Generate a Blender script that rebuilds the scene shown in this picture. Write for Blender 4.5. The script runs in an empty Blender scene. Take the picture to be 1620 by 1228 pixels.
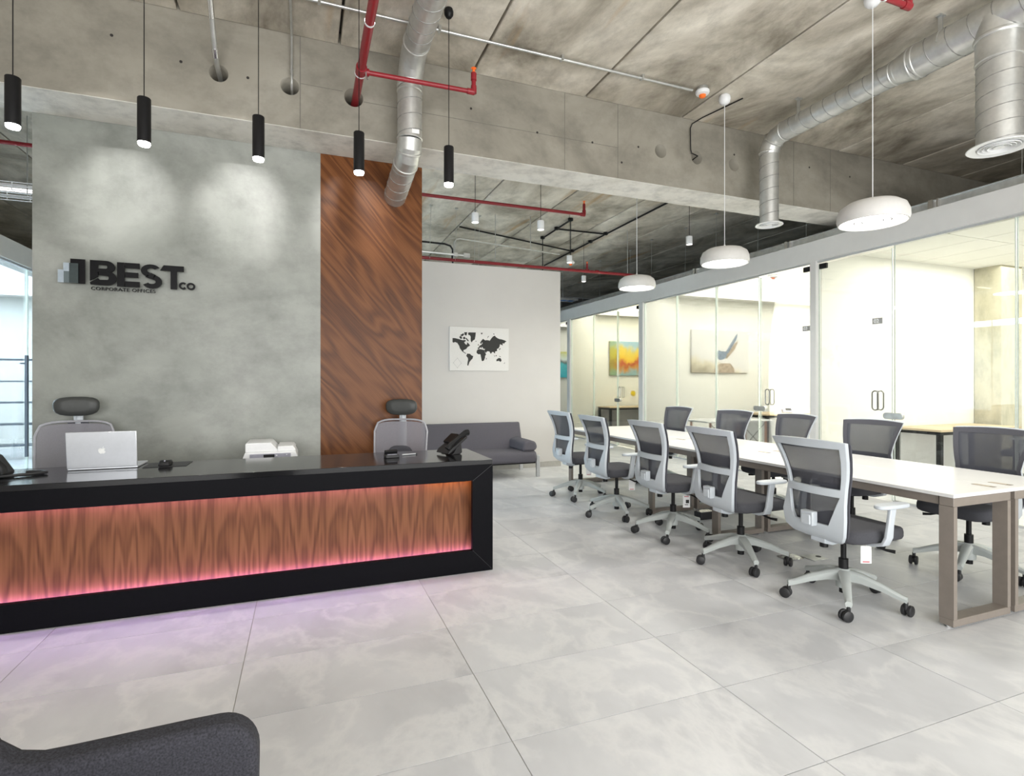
import bpy, bmesh, math, random
from mathutils import Vector, Matrix
PI = math.pi
random.seed(7)
S = bpy.context.scene
COL = S.collection
D = bpy.data

# ------------------------------------------------------------------ camera
cam = D.objects.new('camera', D.cameras.new('camera'))
COL.objects.link(cam)
cam.location = (0, 0, 1.36)
cam.rotation_euler = (PI/2, 0, -math.radians(21.0))
cam.data.sensor_width = 36.0
cam.data.lens = 854.58/1620*36
cam.data.shift_y = -9.58/1620
cam.data.clip_end = 200
S.camera = cam
# ------------------------------------------------------------------ world, exposure, large lights
S.view_settings.view_transform = 'Standard'
S.view_settings.look = 'None'
S.view_settings.gamma = 1.0
S.view_settings.use_curve_mapping = False
S.view_settings.exposure = 0.0
W = D.worlds.new('sky'); S.world = W
W.use_nodes = True
bg = W.node_tree.nodes['Background']
bg.inputs[0].default_value = (0.80, 0.90, 1.0, 1)
bg.inputs[1].default_value = 1.1

def area(name, loc, rot, sx, sy, power, color=(1, 1, 1), spread=180):
    l = D.lights.new(name, 'AREA'); l.shape = 'RECTANGLE'; l.size = sx; l.size_y = sy
    l.energy = power; l.color = color; l.spread = math.radians(spread)
    o = D.objects.new(name, l); o.location = loc; o.rotation_euler = rot
    COL.objects.link(o); return o
def spot(name, loc, target, power, angle, blend, color=(1, 1, 1), r=0.03):
    l = D.lights.new(name, 'SPOT'); l.energy = power; l.spot_size = math.radians(angle); l.spot_blend = blend
    l.color = color; l.shadow_soft_size = r
    o = D.objects.new(name, l); o.location = loc
    o.rotation_euler = (Vector(target)-Vector(loc)).to_track_quat('-Z', 'Y').to_euler()
    COL.objects.link(o); return o
# daylight through the glazed street front behind the camera
area('daylight_front', (1.0, -3.05, 1.75), (PI/2, 0, 0), 8.6, 3.1, 530, (1.0, 0.985, 0.95))
area('left_office_fill', (-5.6, 9.6, 3.06), (0, 0, 0), 3.0, 7.5, 1150, (0.68, 0.84, 1.0))  # added area lamp under the ceiling, standing in for the left office's daylight
# ceiling spots (above the top of the frame) washing the reception wall
for sx, tx, pw in ((-1.38, -1.38, 190), (-0.48, -0.50, 190), (0.42, 0.44, 200)):
    spot('wall_wash_spot', (sx, 3.30, 4.05), (tx, 5.19, 2.84), pw, 23, 0.95, (1.0, 0.985, 0.96))

# ------------------------------------------------------------------ materials
def nt(name):
    m = D.materials.new(name); m.use_nodes = True
    t = m.node_tree; b = t.nodes['Principled BSDF']
    return m, t, b
def setb(b, col=None, rough=None, metal=None, spec=None):
    if col is not None: b.inputs['Base Color'].default_value = (*col, 1)
    if rough is not None: b.inputs['Roughness'].default_value = rough
    if metal is not None: b.inputs['Metallic'].default_value = metal
    if spec is not None: b.inputs['Specular IOR Level'].default_value = spec
def coords(t, scale=(1, 1, 1), rot=(0, 0, 0), rand=False):
    tc = t.nodes.new('ShaderNodeTexCoord'); mp = t.nodes.new('ShaderNodeMapping')
    mp.inputs['Scale'].default_value = scale; mp.inputs['Rotation'].default_value = rot
    out = tc.outputs['Object']
    if rand:
        oi = t.nodes.new('ShaderNodeObjectInfo'); mul = t.nodes.new('ShaderNodeVectorMath'); mul.operation = 'MULTIPLY_ADD'
        t.links.new(oi.outputs['Random'], mul.inputs[0]); mul.inputs[1].default_value = (37, 53, 71)
        t.links.new(out, mul.inputs[2]); out = mul.outputs[0]
    t.links.new(out, mp.inputs['Vector'])
    return mp.outputs['Vector']
def noise(t, vec, scale, detail=4, rough=0.55, dist=0.0):
    n = t.nodes.new('ShaderNodeTexNoise'); t.links.new(vec, n.inputs['Vector'])
    n.inputs['Scale'].default_value = scale; n.inputs['Detail'].default_value = detail
    n.inputs['Roughness'].default_value = rough; n.inputs['Distortion'].default_value = dist
    return n.outputs['Fac']
def ramp(t, fac, stops):
    r = t.nodes.new('ShaderNodeValToRGB'); t.links.new(fac, r.inputs['Fac'])
    e = r.color_ramp.elements
    while len(e) < len(stops): e.new(0.5)
    for k, (p, c) in enumerate(stops):
        e[k].position = p; e[k].color = (*c, 1) if len(c) == 3 else c
    return r.outputs['Color']
def mix(t, a, b, fac, mode='MIX'):
    m = t.nodes.new('ShaderNodeMix'); m.data_type = 'RGBA'; m.blend_type = mode
    for s, v in ((m.inputs[0], fac), (m.inputs[6], a), (m.inputs[7], b)):
        if hasattr(v, 'node'): t.links.new(v, s)
        elif isinstance(v, (int, float)): s.default_value = v
        else: s.default_value = (*v, 1)
    return m.outputs[2]
def math_n(t, op, a, b=None, c=None):
    m = t.nodes.new('ShaderNodeMath'); m.operation = op
    for s, v in zip(m.inputs, (a, b, c)):
        if v is None: continue
        if hasattr(v, 'node'): t.links.new(v, s)
        else: s.default_value = v
    return m.outputs[0]
def bump(t, b, h, strength=0.2, dist=0.01):
    n = t.nodes.new('ShaderNodeBump'); n.inputs['Strength'].default_value = strength; n.inputs['Distance'].default_value = dist
    t.links.new(h, n.inputs['Height']); t.links.new(n.outputs['Normal'], b.inputs['Normal'])
def plain(name, col, rough=0.5, metal=0.0, var=0.06, scale=40, spec=None):
    """one colour with a little fine procedural grain"""
    m, t, b = nt(name); setb(b, col, rough, metal, spec)
    v = coords(t); n = noise(t, v, scale, 2)
    lo = tuple(c*(1-var) for c in col); hi = tuple(min(1, c*(1+var)) for c in col)
    t.links.new(ramp(t, n, [(0.3, lo), (0.7, hi)]), b.inputs['Base Color'])
    return m
def emit(name, col, strength):
    m, t, b = nt(name); setb(b, col, 0.5)
    b.inputs['Emission Color'].default_value = (*col, 1); b.inputs['Emission Strength'].default_value = strength
    return m
def concrete(name, dark, mid, light, s1=0.7, s2=4.0, rough=0.75, stretch=(1, 1, 1), rand=False, bmp=0.25, bias=0.0, warm=None):
    m, t, b = nt(name); setb(b, mid, rough)
    v = coords(t, stretch, rand=rand)
    big = noise(t, v, s1, 6, 0.62, 0.6); small = noise(t, v, s2, 8, 0.7)
    c1 = ramp(t, big, [(0.30+bias, dark), (0.48+bias, mid), (0.68+bias, light)])
    c2 = ramp(t, small, [(0.30, (0.62, 0.62, 0.62)), (0.55, (1, 1, 1)), (0.8, (1.0, 1.0, 1.0))])
    c = mix(t, c1, c2, 0.75, 'MULTIPLY')
    if warm:
        st = noise(t, coords(t, warm[1], rand=rand), warm[2], 3, 0.5)
        c = mix(t, c, warm[0], ramp(t, st, [(0.62, (0, 0, 0)), (0.74, (0.7, 0.7, 0.7))]))
    t.links.new(c, b.inputs['Base Color'])
    fine = noise(t, v, 35, 4, 0.7)
    bump(t, b, fine, bmp, 0.008)
    return m
M = {}
M['ceiling'] = concrete('ceiling_concrete', (0.17, 0.145, 0.108), (0.52, 0.475, 0.395), (0.88, 0.83, 0.735), 0.8, 4.0, 0.85, (1.25, 0.8, 1), True, 0.4, 0.0,
                        warm=((0.42, 0.25, 0.09), (3.5, 0.35, 1), 1.0))
M['beam'] = concrete('beam_concrete', (0.195, 0.18, 0.148), (0.285, 0.265, 0.22), (0.36, 0.34, 0.29), 0.8, 3.0, 0.75, (0.8, 1, 1), False, 0.2)
M['pillar'] = concrete('pillar_concrete', (0.34, 0.31, 0.21), (0.50, 0.47, 0.35), (0.58, 0.55, 0.44), 1.0, 5.0, 0.8, (1, 1, 0.5))
M['microcement'] = concrete('polished_microcement', (0.215, 0.228, 0.205), (0.29, 0.303, 0.277), (0.36, 0.37, 0.345), 0.9, 2.2, 0.42, (1.0, 1.0, 1.25), False, 0.06)
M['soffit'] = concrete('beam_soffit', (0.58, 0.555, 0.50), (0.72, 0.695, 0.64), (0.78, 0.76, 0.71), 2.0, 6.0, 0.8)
M['joint'] = plain('dark_joint', (0.16, 0.15, 0.13), 0.9)
M['hole'] = plain('tie_hole_dark', (0.03, 0.027, 0.024), 0.9)
M['grout'] = plain('tile_grout', (0.42, 0.41, 0.38), 0.8)
def tile_mat():
    m, t, b = nt('porcelain_tile'); setb(b, (0.6, 0.59, 0.57), 0.3, 0, 0.32)
    v = coords(t, (1, 1, 1), rand=True)
    big = noise(t, coords(t, (1.2, 0.7, 1), (0, 0, 0.5), rand=True), 1.6, 5, 0.6, 0.2)
    vein = noise(t, coords(t, (1.0, 0.8, 1), (0, 0, 0.9), rand=True), 2.0, 6, 0.6, 0.25)
    c = ramp(t, big, [(0.28, (0.505, 0.512, 0.53)), (0.5, (0.59, 0.598, 0.617)), (0.72, (0.67, 0.678, 0.695))])
    vr = ramp(t, vein, [(0.44, (0, 0, 0)), (0.50, (0.5, 0.5, 0.5)), (0.56, (0, 0, 0))])
    c = mix(t, c, (0.76, 0.76, 0.76), vr)
    oi = t.nodes.new('ShaderNodeObjectInfo')
    tint = ramp(t, oi.outputs['Random'], [(0, (0.93, 0.93, 0.935)), (1, (1, 1, 1))])
    c = mix(t, c, tint, 1.0, 'MULTIPLY')
    t.links.new(c, b.inputs['Base Color'])
    r = ramp(t, noise(t, v, 3, 3), [(0.3, (0.32,)*3), (0.7, (0.46,)*3)])
    t.links.new(r, b.inputs['Roughness'])
    return m
M['tile'] = tile_mat()
def wood(name, dark, mid, light, rot, book=0.0, freq=26.0, rough=0.4, st=(5.0, 0.55)):
    """walnut veneer: contour lines of a stretched noise make the cathedral grain"""
    m, t, b = nt(name); setb(b, mid, rough, 0, 0.22)
    tc = t.nodes.new('ShaderNodeTexCoord')
    mp0 = t.nodes.new('ShaderNodeMapping'); mp0.inputs['Rotation'].default_value = (0, rot, 0)
    t.links.new(tc.outputs['Object'], mp0.inputs['Vector'])
    sp = t.nodes.new('ShaderNodeSeparateXYZ'); t.links.new(mp0.outputs['Vector'], sp.inputs[0])
    x = sp.outputs[0]
    if book: x = math_n(t, 'PINGPONG', x, book)
    cb = t.nodes.new('ShaderNodeCombineXYZ')
    t.links.new(math_n(t, 'MULTIPLY', x, st[0]), cb.inputs[0]); t.links.new(math_n(t, 'MULTIPLY', sp.outputs[2], st[1]), cb.inputs[2])
    n1 = noise(t, cb.outputs[0], 1.0, 2, 0.5, 0.3)
    ln = math_n(t, 'SINE', math_n(t, 'MULTIPLY', n1, freq*2.2))
    ln = math_n(t, 'MULTIPLY_ADD', ln, 0.5, 0.5)
    cb2 = t.nodes.new('ShaderNodeCombineXYZ')
    t.links.new(math_n(t, 'MULTIPLY', x, 90.0), cb2.inputs[0]); t.links.new(math_n(t, 'MULTIPLY', sp.outputs[2], 3.0), cb2.inputs[2])
    fib = noise(t, cb2.outputs[0], 1.0, 3, 0.6)
    f = math_n(t, 'ADD', math_n(t, 'MULTIPLY', ln, 0.26), math_n(t, 'MULTIPLY', fib, 0.50))
    f = math_n(t, 'ADD', f, math_n(t, 'MULTIPLY', n1, 0.25))
    c = ramp(t, f, [(0.22, dark), (0.5, mid), (0.82, light)])
    t.links.new(c, b.inputs['Base Color'])
    bump(t, b, fib, 0.05, 0.002)
    return m
M['wood_wall'] = wood('walnut_wall_veneer', (0.055, 0.017, 0.005), (0.135, 0.046, 0.013), (0.215, 0.082, 0.026), math.radians(42), 0, 26, 0.38, (3.6, 0.6))
M['wood_desk'] = wood('walnut_desk_veneer', (0.062, 0.022, 0.008), (0.145, 0.056, 0.021), (0.225, 0.098, 0.040), 0.0, 0.33, 24, 0.5, (5.5, 1.1))
M['oak'] = wood('pale_oak_top', (0.42, 0.32, 0.20), (0.52, 0.41, 0.28), (0.60, 0.49, 0.35), PI/2, 0, 12, 0.5)
M['white_wall'] = plain('white_wall_paint', (0.60, 0.585, 0.565), 0.75, 0, 0.015, 3)
M['office_wall'] = plain('office_wall_paint', (0.86, 0.85, 0.80), 0.75, 0, 0.015, 3)
M['white_trim'] = plain('white_lacquer_trim', (0.66, 0.66, 0.65), 0.45, 0, 0.02, 6)
M['ceil_tile'] = plain('mineral_ceiling_tile', (0.85, 0.845, 0.80), 0.9, 0, 0.03, 60)
M['tgrid'] = plain('ceiling_grid_metal', (0.62, 0.62, 0.58), 0.6)
M['alu'] = plain('brushed_aluminium', (0.62, 0.63, 0.64), 0.38, 0.7, 0.04, 30)
M['plate_grey'] = plain('grey_number_plate', (0.33, 0.33, 0.32), 0.5)
M['handle'] = plain('dark_chrome', (0.28, 0.28, 0.27), 0.3, 0.8, 0.02)
M['chrome'] = plain('chrome', (0.78, 0.78, 0.78), 0.14, 1.0, 0.02)
M['steel'] = plain('galvanised_steel', (0.60, 0.61, 0.60), 0.35, 0.85, 0.10, 14)
def galv():
    m, t, b = nt('spiral_duct_steel'); setb(b, (0.7, 0.7, 0.69), 0.3, 0.8)
    v = coords(t)
    vo = t.nodes.new('ShaderNodeTexVoronoi'); vo.inputs['Scale'].default_value = 38; t.links.new(v, vo.inputs['Vector'])
    n = noise(t, v, 6, 4)
    c = ramp(t, n, [(0.3, (0.52, 0.525, 0.51)), (0.7, (0.72, 0.72, 0.70))])
    c = mix(t, c, ramp(t, vo.outputs['Distance'], [(0.0, (0.92, 0.92, 0.92)), (1.0, (1, 1, 1))]), 1.0, 'MULTIPLY')
    t.links.new(c, b.inputs['Base Color'])
    t.links.new(ramp(t, n, [(0.3, (0.50,)*3), (0.7, (0.36,)*3)]), b.inputs['Roughness'])
    return m
M['duct'] = galv()
M['seam'] = plain('duct_seam_steel', (0.30, 0.30, 0.29), 0.5, 0.5)
M['red'] = plain('red_pipe_paint', (0.26, 0.014, 0.022), 0.35)
M['orange'] = emit('orange_plastic_glow', (0.9, 0.17, 0.02), 0.12)  # faint glow added to the plastic colour; these parts are no lamps
M['black'] = plain('black_satin', (0.009, 0.009, 0.010), 0.42, spec=0.25)
M['black_gloss'] = plain('black_desk_stone', (0.006, 0.006, 0.007), 0.13, 0, 0.1, 60, 0.4)
M['black_front'] = plain('black_desk_front', (0.004, 0.004, 0.0055), 0.42, 0, 0.1, 60, 0.06)
M['black_rubber'] = plain('black_plastic', (0.018, 0.018, 0.02), 0.5)
M['charcoal_fabric'] = plain('charcoal_seat_fabric', (0.055, 0.056, 0.065), 0.9, 0, 0.25, 420)
M['sofa_fabric'] = plain('grey_sofa_fabric', (0.105, 0.100, 0.118), 0.92, 0, 0.22, 300)
M['felt'] = plain('dark_felt', (0.028, 0.028, 0.036), 0.95, 0, 0.55, 240)
M['chair_grey'] = plain('light_grey_chair_plastic', (0.52, 0.56, 0.60), 0.42, 0, 0.02, 10)
M['rim_grey'] = plain('pale_grey_rim', (0.38,0.38,0.42), 0.5)
M['base_grey'] = plain('grey_chair_base_plastic', (0.44, 0.47, 0.46), 0.42, 0, 0.03, 10)
M['taupe'] = plain('taupe_powder_coat', (0.215, 0.185, 0.16), 0.45, 0, 0.05, 20)
M['white_top'] = plain('white_table_laminate', (0.74, 0.74, 0.735), 0.26, 0, 0.015, 4)
M['table_edge'] = plain('table_socket_cover', (0.33, 0.27, 0.20), 0.4, 0.4)
M['white_plastic'] = plain('white_plastic', (0.78, 0.79, 0.80), 0.4, 0, 0.02)
M['grey_plastic'] = plain('grey_plastic', (0.30, 0.30, 0.36), 0.4)
M['silver'] = plain('silver_laptop', (0.60, 0.62, 0.66), 0.32, 0.55, 0.02)
M['logo_grey'] = plain('pale_logo', (0.80, 0.81, 0.80), 0.4)
M['headrest'] = plain('dark_headrest_leather', (0.045, 0.048, 0.047), 0.5)
M['canvas'] = plain('white_canvas', (0.72, 0.71, 0.69), 0.8, 0, 0.02, 60)
M['ink'] = plain('black_print', (0.025, 0.025, 0.023), 0.7)
M['pale_ink'] = plain('pale_print', (0.48, 0.47, 0.47), 0.7)
M['acrylic_dark'] = plain('dark_teal_acrylic', (0.045, 0.06, 0.062), 0.2)
M['acrylic_pale'] = plain('pale_blue_acrylic', (0.36, 0.42, 0.48), 0.2)
M['acrylic_mid'] = plain('grey_teal_acrylic', (0.12, 0.15, 0.16), 0.2)
M['letter_black'] = plain('black_acrylic_letter', (0.006, 0.006, 0.007), 0.35, spec=0.12)
M['shade_white'] = plain('white_lamp_shade', (0.62, 0.61, 0.59), 0.55, 0, 0.02)
M['copper'] = plain('copper_rod', (0.40, 0.17, 0.08), 0.35, 0.6)
M['yellow'] = plain('yellow_note', (0.85, 0.65, 0.02), 0.6)
M['blue'] = plain('blue_cable_tray', (0.04, 0.16, 0.45), 0.4)
M['tag'] = plain('white_card', (0.82, 0.82, 0.82), 0.6, 0, 0.01)
M['tag_red'] = plain('red_print', (0.5, 0.03, 0.05), 0.6)
M['dark_wall'] = plain('dark_far_wall', (0.10, 0.10, 0.095), 0.9)
M['blue_grey_metal'] = plain('blue_grey_metal', (0.10, 0.12, 0.15), 0.4, 0.3)
M['lamp'] = emit('lamp_diffuser', (1.0, 0.98, 0.94), 7.0)
M['lamp_spot'] = emit('spot_lens', (1.0, 1.0, 0.93), 22.0)
M['lamp_small'] = emit('small_lamp_lens', (1.0, 0.97, 0.93), 5.0)
M['panel'] = emit('ceiling_light_panel', (1.0, 0.97, 0.88), 7.0)
M['led_pink'] = emit('pink_led_strip', (0.70, 0.36, 1.0), 32)
M['led_amber'] = emit('amber_led_strip', (1.0, 0.42, 0.06), 26)
def glass_mat(name, tint, refl=1.0):
    m = D.materials.new(name); m.use_nodes = True; t = m.node_tree
    t.nodes.remove(t.nodes['Principled BSDF']); out = t.nodes['Material Output']
    tr = t.nodes.new('ShaderNodeBsdfTransparent'); tr.inputs[0].default_value = (*tint, 1)
    gl = t.nodes.new('ShaderNodeBsdfGlossy'); gl.inputs['Roughness'].default_value = 0.0
    fr = t.nodes.new('ShaderNodeFresnel'); fr.inputs['IOR'].default_value = 1.45
    mx = t.nodes.new('ShaderNodeMixShader')
    t.links.new(math_n(t, 'MULTIPLY', fr.outputs[0], refl), mx.inputs[0]); t.links.new(tr.outputs[0], mx.inputs[1]); t.links.new(gl.outputs[0], mx.inputs[2])
    t.links.new(mx.outputs[0], out.inputs[0]); return m
M['glass'] = glass_mat('clear_partition_glass', (0.97, 0.985, 0.975), 0.8)
M['glass_edge'] = plain('polished_glass_edge', (0.60, 0.67, 0.62), 0.2)
def net_mat(name, col, alpha):
    m = D.materials.new(name); m.use_nodes = True; t = m.node_tree; b = t.nodes['Principled BSDF']; setb(b, col, 0.85)
    n = noise(t, coords(t), 600, 1)
    t.links.new(ramp(t, n, [(0.3, tuple(c*0.8 for c in col)), (0.7, tuple(c*1.2 for c in col))]), b.inputs['Base Color'])
    tr = t.nodes.new('ShaderNodeBsdfTransparent'); mx = t.nodes.new('ShaderNodeMixShader'); mx.inputs[0].default_value = alpha
    t.links.new(tr.outputs[0], mx.inputs[1]); t.links.new(b.outputs[0], mx.inputs[2]); t.links.new(mx.outputs[0], t.nodes['Material Output'].inputs[0]); return m
M['net'] = net_mat('charcoal_mesh_fabric', (0.050, 0.053, 0.068), 0.88)
M['net_edge'] = plain('charcoal_mesh_border', (0.065, 0.066, 0.08), 0.85, 0, 0.15, 300)
M['net_pale'] = net_mat('pale_grey_mesh_fabric', (0.26, 0.255, 0.29), 0.82)

# ------------------------------------------------------------------ geometry helpers
class MB:
    def __init__(self): self.v = []; self.f = []
    def add(self, vs, fs):
        o = len(self.v); self.v += [tuple(p) for p in vs]; self.f += [tuple(i+o for i in f) for f in fs]; return self
    def box(self, c, s, rot=None):
        x, y, z = (k/2 for k in s)
        vs = [Vector(p) for p in ((-x,-y,-z),(x,-y,-z),(x,y,-z),(-x,y,-z),(-x,-y,z),(x,-y,z),(x,y,z),(-x,y,z))]
        if rot is not None:
            R = rot if isinstance(rot, Matrix) else (Matrix.Rotation(rot[2],3,'Z') @ Matrix.Rotation(rot[1],3,'Y') @ Matrix.Rotation(rot[0],3,'X'))
            vs = [R @ p for p in vs]
        vs = [p+Vector(c) for p in vs]
        return self.add(vs, [(0,3,2,1),(4,5,6,7),(0,1,5,4),(1,2,6,5),(2,3,7,6),(3,0,4,7)])
    def span(self, x0, x1, y0, y1, z0, z1):
        return self.box(((x0+x1)/2,(y0+y1)/2,(z0+z1)/2), (abs(x1-x0),abs(y1-y0),abs(z1-z0)))
    def tube(self, pts, r, n=12, caps=True, closed=False):
        pts = [Vector(p) for p in pts]; k = len(pts)
        rs = r if isinstance(r, (list, tuple)) else [r]*k
        rings = []; prev = None
        for i, p in enumerate(pts):
            if closed: d = (pts[(i+1) % k]-pts[i-1]).normalized()
            elif i == 0: d = (pts[1]-p).normalized()
            elif i == k-1: d = (p-pts[i-1]).normalized()
            else: d = ((pts[i+1]-p).normalized()+(p-pts[i-1]).normalized()).normalized()
            if prev is None:
                a = Vector((0,0,1)) if abs(d.z) < 0.9 else Vector((1,0,0))
                u = d.cross(a).normalized()
            else:
                u = (prev-d*prev.dot(d)).normalized()
            prev = u; w = d.cross(u)
            rings.append([p+(u*math.cos(2*PI*j/n)+w*math.sin(2*PI*j/n))*rs[i] for j in range(n)])
        vs = [q for R in rings for q in R]; fs = []
        for i in range(k if closed else k-1):
            a = i*n; b = ((i+1) % k)*n
            for j in range(n): fs.append((a+j, b+j, b+(j+1)%n, a+(j+1)%n))
        if caps and not closed:
            fs.append(tuple(range(n))); fs.append(tuple(reversed(range((k-1)*n, k*n))))
        return self.add(vs, [tuple(reversed(f)) for f in fs])
    def cyl(self, p0, p1, r0, r1=None, n=20): return self.tube([p0, p1], [r0, r0 if r1 is None else r1], n)
    def lathe(self, prof, n=32, c=(0,0,0), cap=True):
        vs = []; fs = []; k = len(prof)
        for (r, z) in prof:
            for j in range(n): vs.append((c[0]+r*math.cos(2*PI*j/n), c[1]+r*math.sin(2*PI*j/n), c[2]+z))
        for i in range(k-1):
            for j in range(n): fs.append((i*n+j, i*n+(j+1)%n, (i+1)*n+(j+1)%n, (i+1)*n+j))
        if cap and prof[0][0] > 1e-4: fs.append(tuple(reversed(range(n))))
        if cap and prof[-1][0] > 1e-4: fs.append(tuple(range((k-1)*n, k*n)))
        return self.add(vs, fs)
    def prism(self, poly, axis, a, b):
        """polygon (2d) extruded along axis from a to b; axis y: poly is (x,z); axis x: (y,z); axis z: (x,y)"""
        def P(p, t): return (p[0],t,p[1]) if axis == 'y' else ((t,p[0],p[1]) if axis == 'x' else (p[0],p[1],t))
        n = len(poly); vs = [P(p,a) for p in poly]+[P(p,b) for p in poly]
        fs = [tuple(range(n)), tuple(reversed(range(n,2*n)))]+[(i,i+n,(i+1)%n+n,(i+1)%n) for i in range(n)]
        return self.add(vs, fs)
    def grid(self, P, nu, nv):
        vs = [P(i/nu, j/nv) for j in range(nv+1) for i in range(nu+1)]
        fs = [(j*(nu+1)+i, j*(nu+1)+i+1, (j+1)*(nu+1)+i+1, (j+1)*(nu+1)+i) for j in range(nv) for i in range(nu)]
        return self.add(vs, fs)
    def mesh(self, name):
        me = D.meshes.new(name); me.from_pydata(self.v, [], self.f); me.validate()
        bm = bmesh.new(); bm.from_mesh(me); bmesh.ops.recalc_face_normals(bm, faces=bm.faces); bm.to_mesh(me); bm.free()
        return me
def obj(name, mb, mat, parent=None, loc=(0,0,0), rot=(0,0,0), bevel=0, seg=2, smooth=35, thick=0, sub=0):
    me = mb.mesh(name) if isinstance(mb, MB) else mb
    if not me.materials: me.materials.append(M[mat])
    if smooth and isinstance(mb, MB):
        for p in me.polygons: p.use_smooth = True
        me.set_sharp_from_angle(angle=math.radians(smooth))
    o = D.objects.new(name, me); COL.objects.link(o)
    o.location = loc; o.rotation_euler = rot
    if parent: o.parent = parent
    if thick:
        m = o.modifiers.new('thickness', 'SOLIDIFY'); m.thickness = thick; m.offset = 0
    if sub:
        m = o.modifiers.new('soft', 'SUBSURF'); m.levels = sub; m.render_levels = sub
    if bevel:
        m = o.modifiers.new('bevel', 'BEVEL'); m.width = bevel; m.segments = seg; m.limit_method = 'ANGLE'; m.angle_limit = math.radians(40)
    return o
def tag(o, label=None, cat=None, group=None, kind=None):
    if label: o['label'] = label
    if cat: o['category'] = cat
    if group: o['group'] = group
    if kind: o['kind'] = kind
    return o
def thing(name, label, cat, loc=(0,0,0), rz=0, group=None):
    o = D.objects.new(name, None); COL.objects.link(o); o.empty_display_size = 0.1
    o.location = loc; o.rotation_euler = (0,0,rz); return tag(o, label, cat, group)
def struct(name, mb, mat, label=None, parent=None, **k):
    o = obj(name, mb, mat, parent, **k)
    if parent is None: o['kind'] = 'structure'
    if label: o['label'] = label
    return o
def copy_tree(o, parent=None):
    c = o.copy(); COL.objects.link(c)
    if parent: c.parent = parent
    for ch in list(o.children): copy_tree(ch, c)
    return c
def dup(o, label, loc, rz=0):
    c = copy_tree(o); c.location = loc; c.rotation_euler = (0,0,rz); c['label'] = label; return c
def child(o, name): return next(c for c in o.children if c.name.split('.')[0] == name)
def text(name, s, mat, parent, loc, rot, size, depth=0.004, off=0.0, sx=1.0, align='LEFT', sp=1.0):
    cu = D.curves.new(name, 'FONT'); cu.body = s; cu.size = size; cu.extrude = depth/2; cu.offset = off; cu.align_x = align; cu.space_character = sp; cu.resolution_u = 3
    t = D.objects.new(name, cu); COL.objects.link(t)
    me = D.meshes.new_from_object(t.evaluated_get(bpy.context.evaluated_depsgraph_get()))
    D.objects.remove(t); me.name = name; me.materials.clear(); me.materials.append(M[mat])
    o = D.objects.new(name, me); COL.objects.link(o); o.parent = parent; o.location = loc; o.rotation_euler = rot; o.scale = (sx,1,1)
    return o

# ------------------------------------------------------------------ setting
H = 4.185           # underside of the slabs
BY0, BY1, BZ = 4.745, 5.19, 3.434      # beam
XG = 6.23           # glass partition line
XL = -3.57          # left glass partition line
YW = 5.19           # reception wall face
YB = 7.90           # white wall behind the sofa
TX, TY, OX, OY = 1.00928, 0.50464, 0.7334, 1.9092   # floor tile grid

floor = struct('floor', MB().span(-8,12,-3.2,16.2,-0.12,-0.004), 'grout', 'grey porcelain tiled floor')
tile_me = None
big = MB().box((0,0,0), (TX-0.004, TY-0.004, 0.02)).mesh('tile'); big.materials.append(M['tile'])
ntile = 0
for i in range(-5, 6):
    for j in range(-4, 13):
        cx = OX+(i+0.5)*TX; cy = OY+(j+0.5)*TY
        if cx > XG+TX*0.5: continue
        # only what the camera sees
        dep = 0.358*cx+0.934*cy
        if dep < 0.3 or abs(0.934*cx-0.358*cy) > dep*1.05+0.9: continue
        o = D.objects.new('tile', big); COL.objects.link(o); o.parent = floor
        o.location = (cx, cy, -0.0102+random.uniform(-0.0002,0.0002)); ntile += 1
# farther than that the joints are under ten pixels
struct('paving', MB().span(-8,12,OY+13*TY+0.002,16.2,-0.02,0), 'tile', None, floor)
struct('paving', MB().span(-8,12,-3.2,OY-4*TY-0.002,-0.02,0), 'tile', None, floor)
struct('paving', MB().span(-8,OX-5*TX-0.002,OY-4*TY,OY+13*TY,-0.02,0), 'tile', None, floor)
struct('paving', MB().span(XG+0.55,12,OY-4*TY,OY+13*TY,-0.02,0), 'tile', None, floor)
for k in range(5):
    pass

ceil = struct('ceiling', MB().span(-8,12,-3.2,16.2,H+0.12,H+0.25), 'joint', 'stained precast concrete slab ceiling with open joints')
SW = 1.165
for k in range(-6, 10):
    x0 = 0.27+k*SW
    for (a, b) in ((-3.2, BY0-0.002), (BY1+0.002, 16.2)):
        me = MB().box((0,0,0), (SW-0.022, b-a, 0.14))
        struct('slab', me, 'ceiling', None, ceil, loc=(x0+SW/2, (a+b)/2, H+0.07), bevel=0.006, seg=1, smooth=0)

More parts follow.
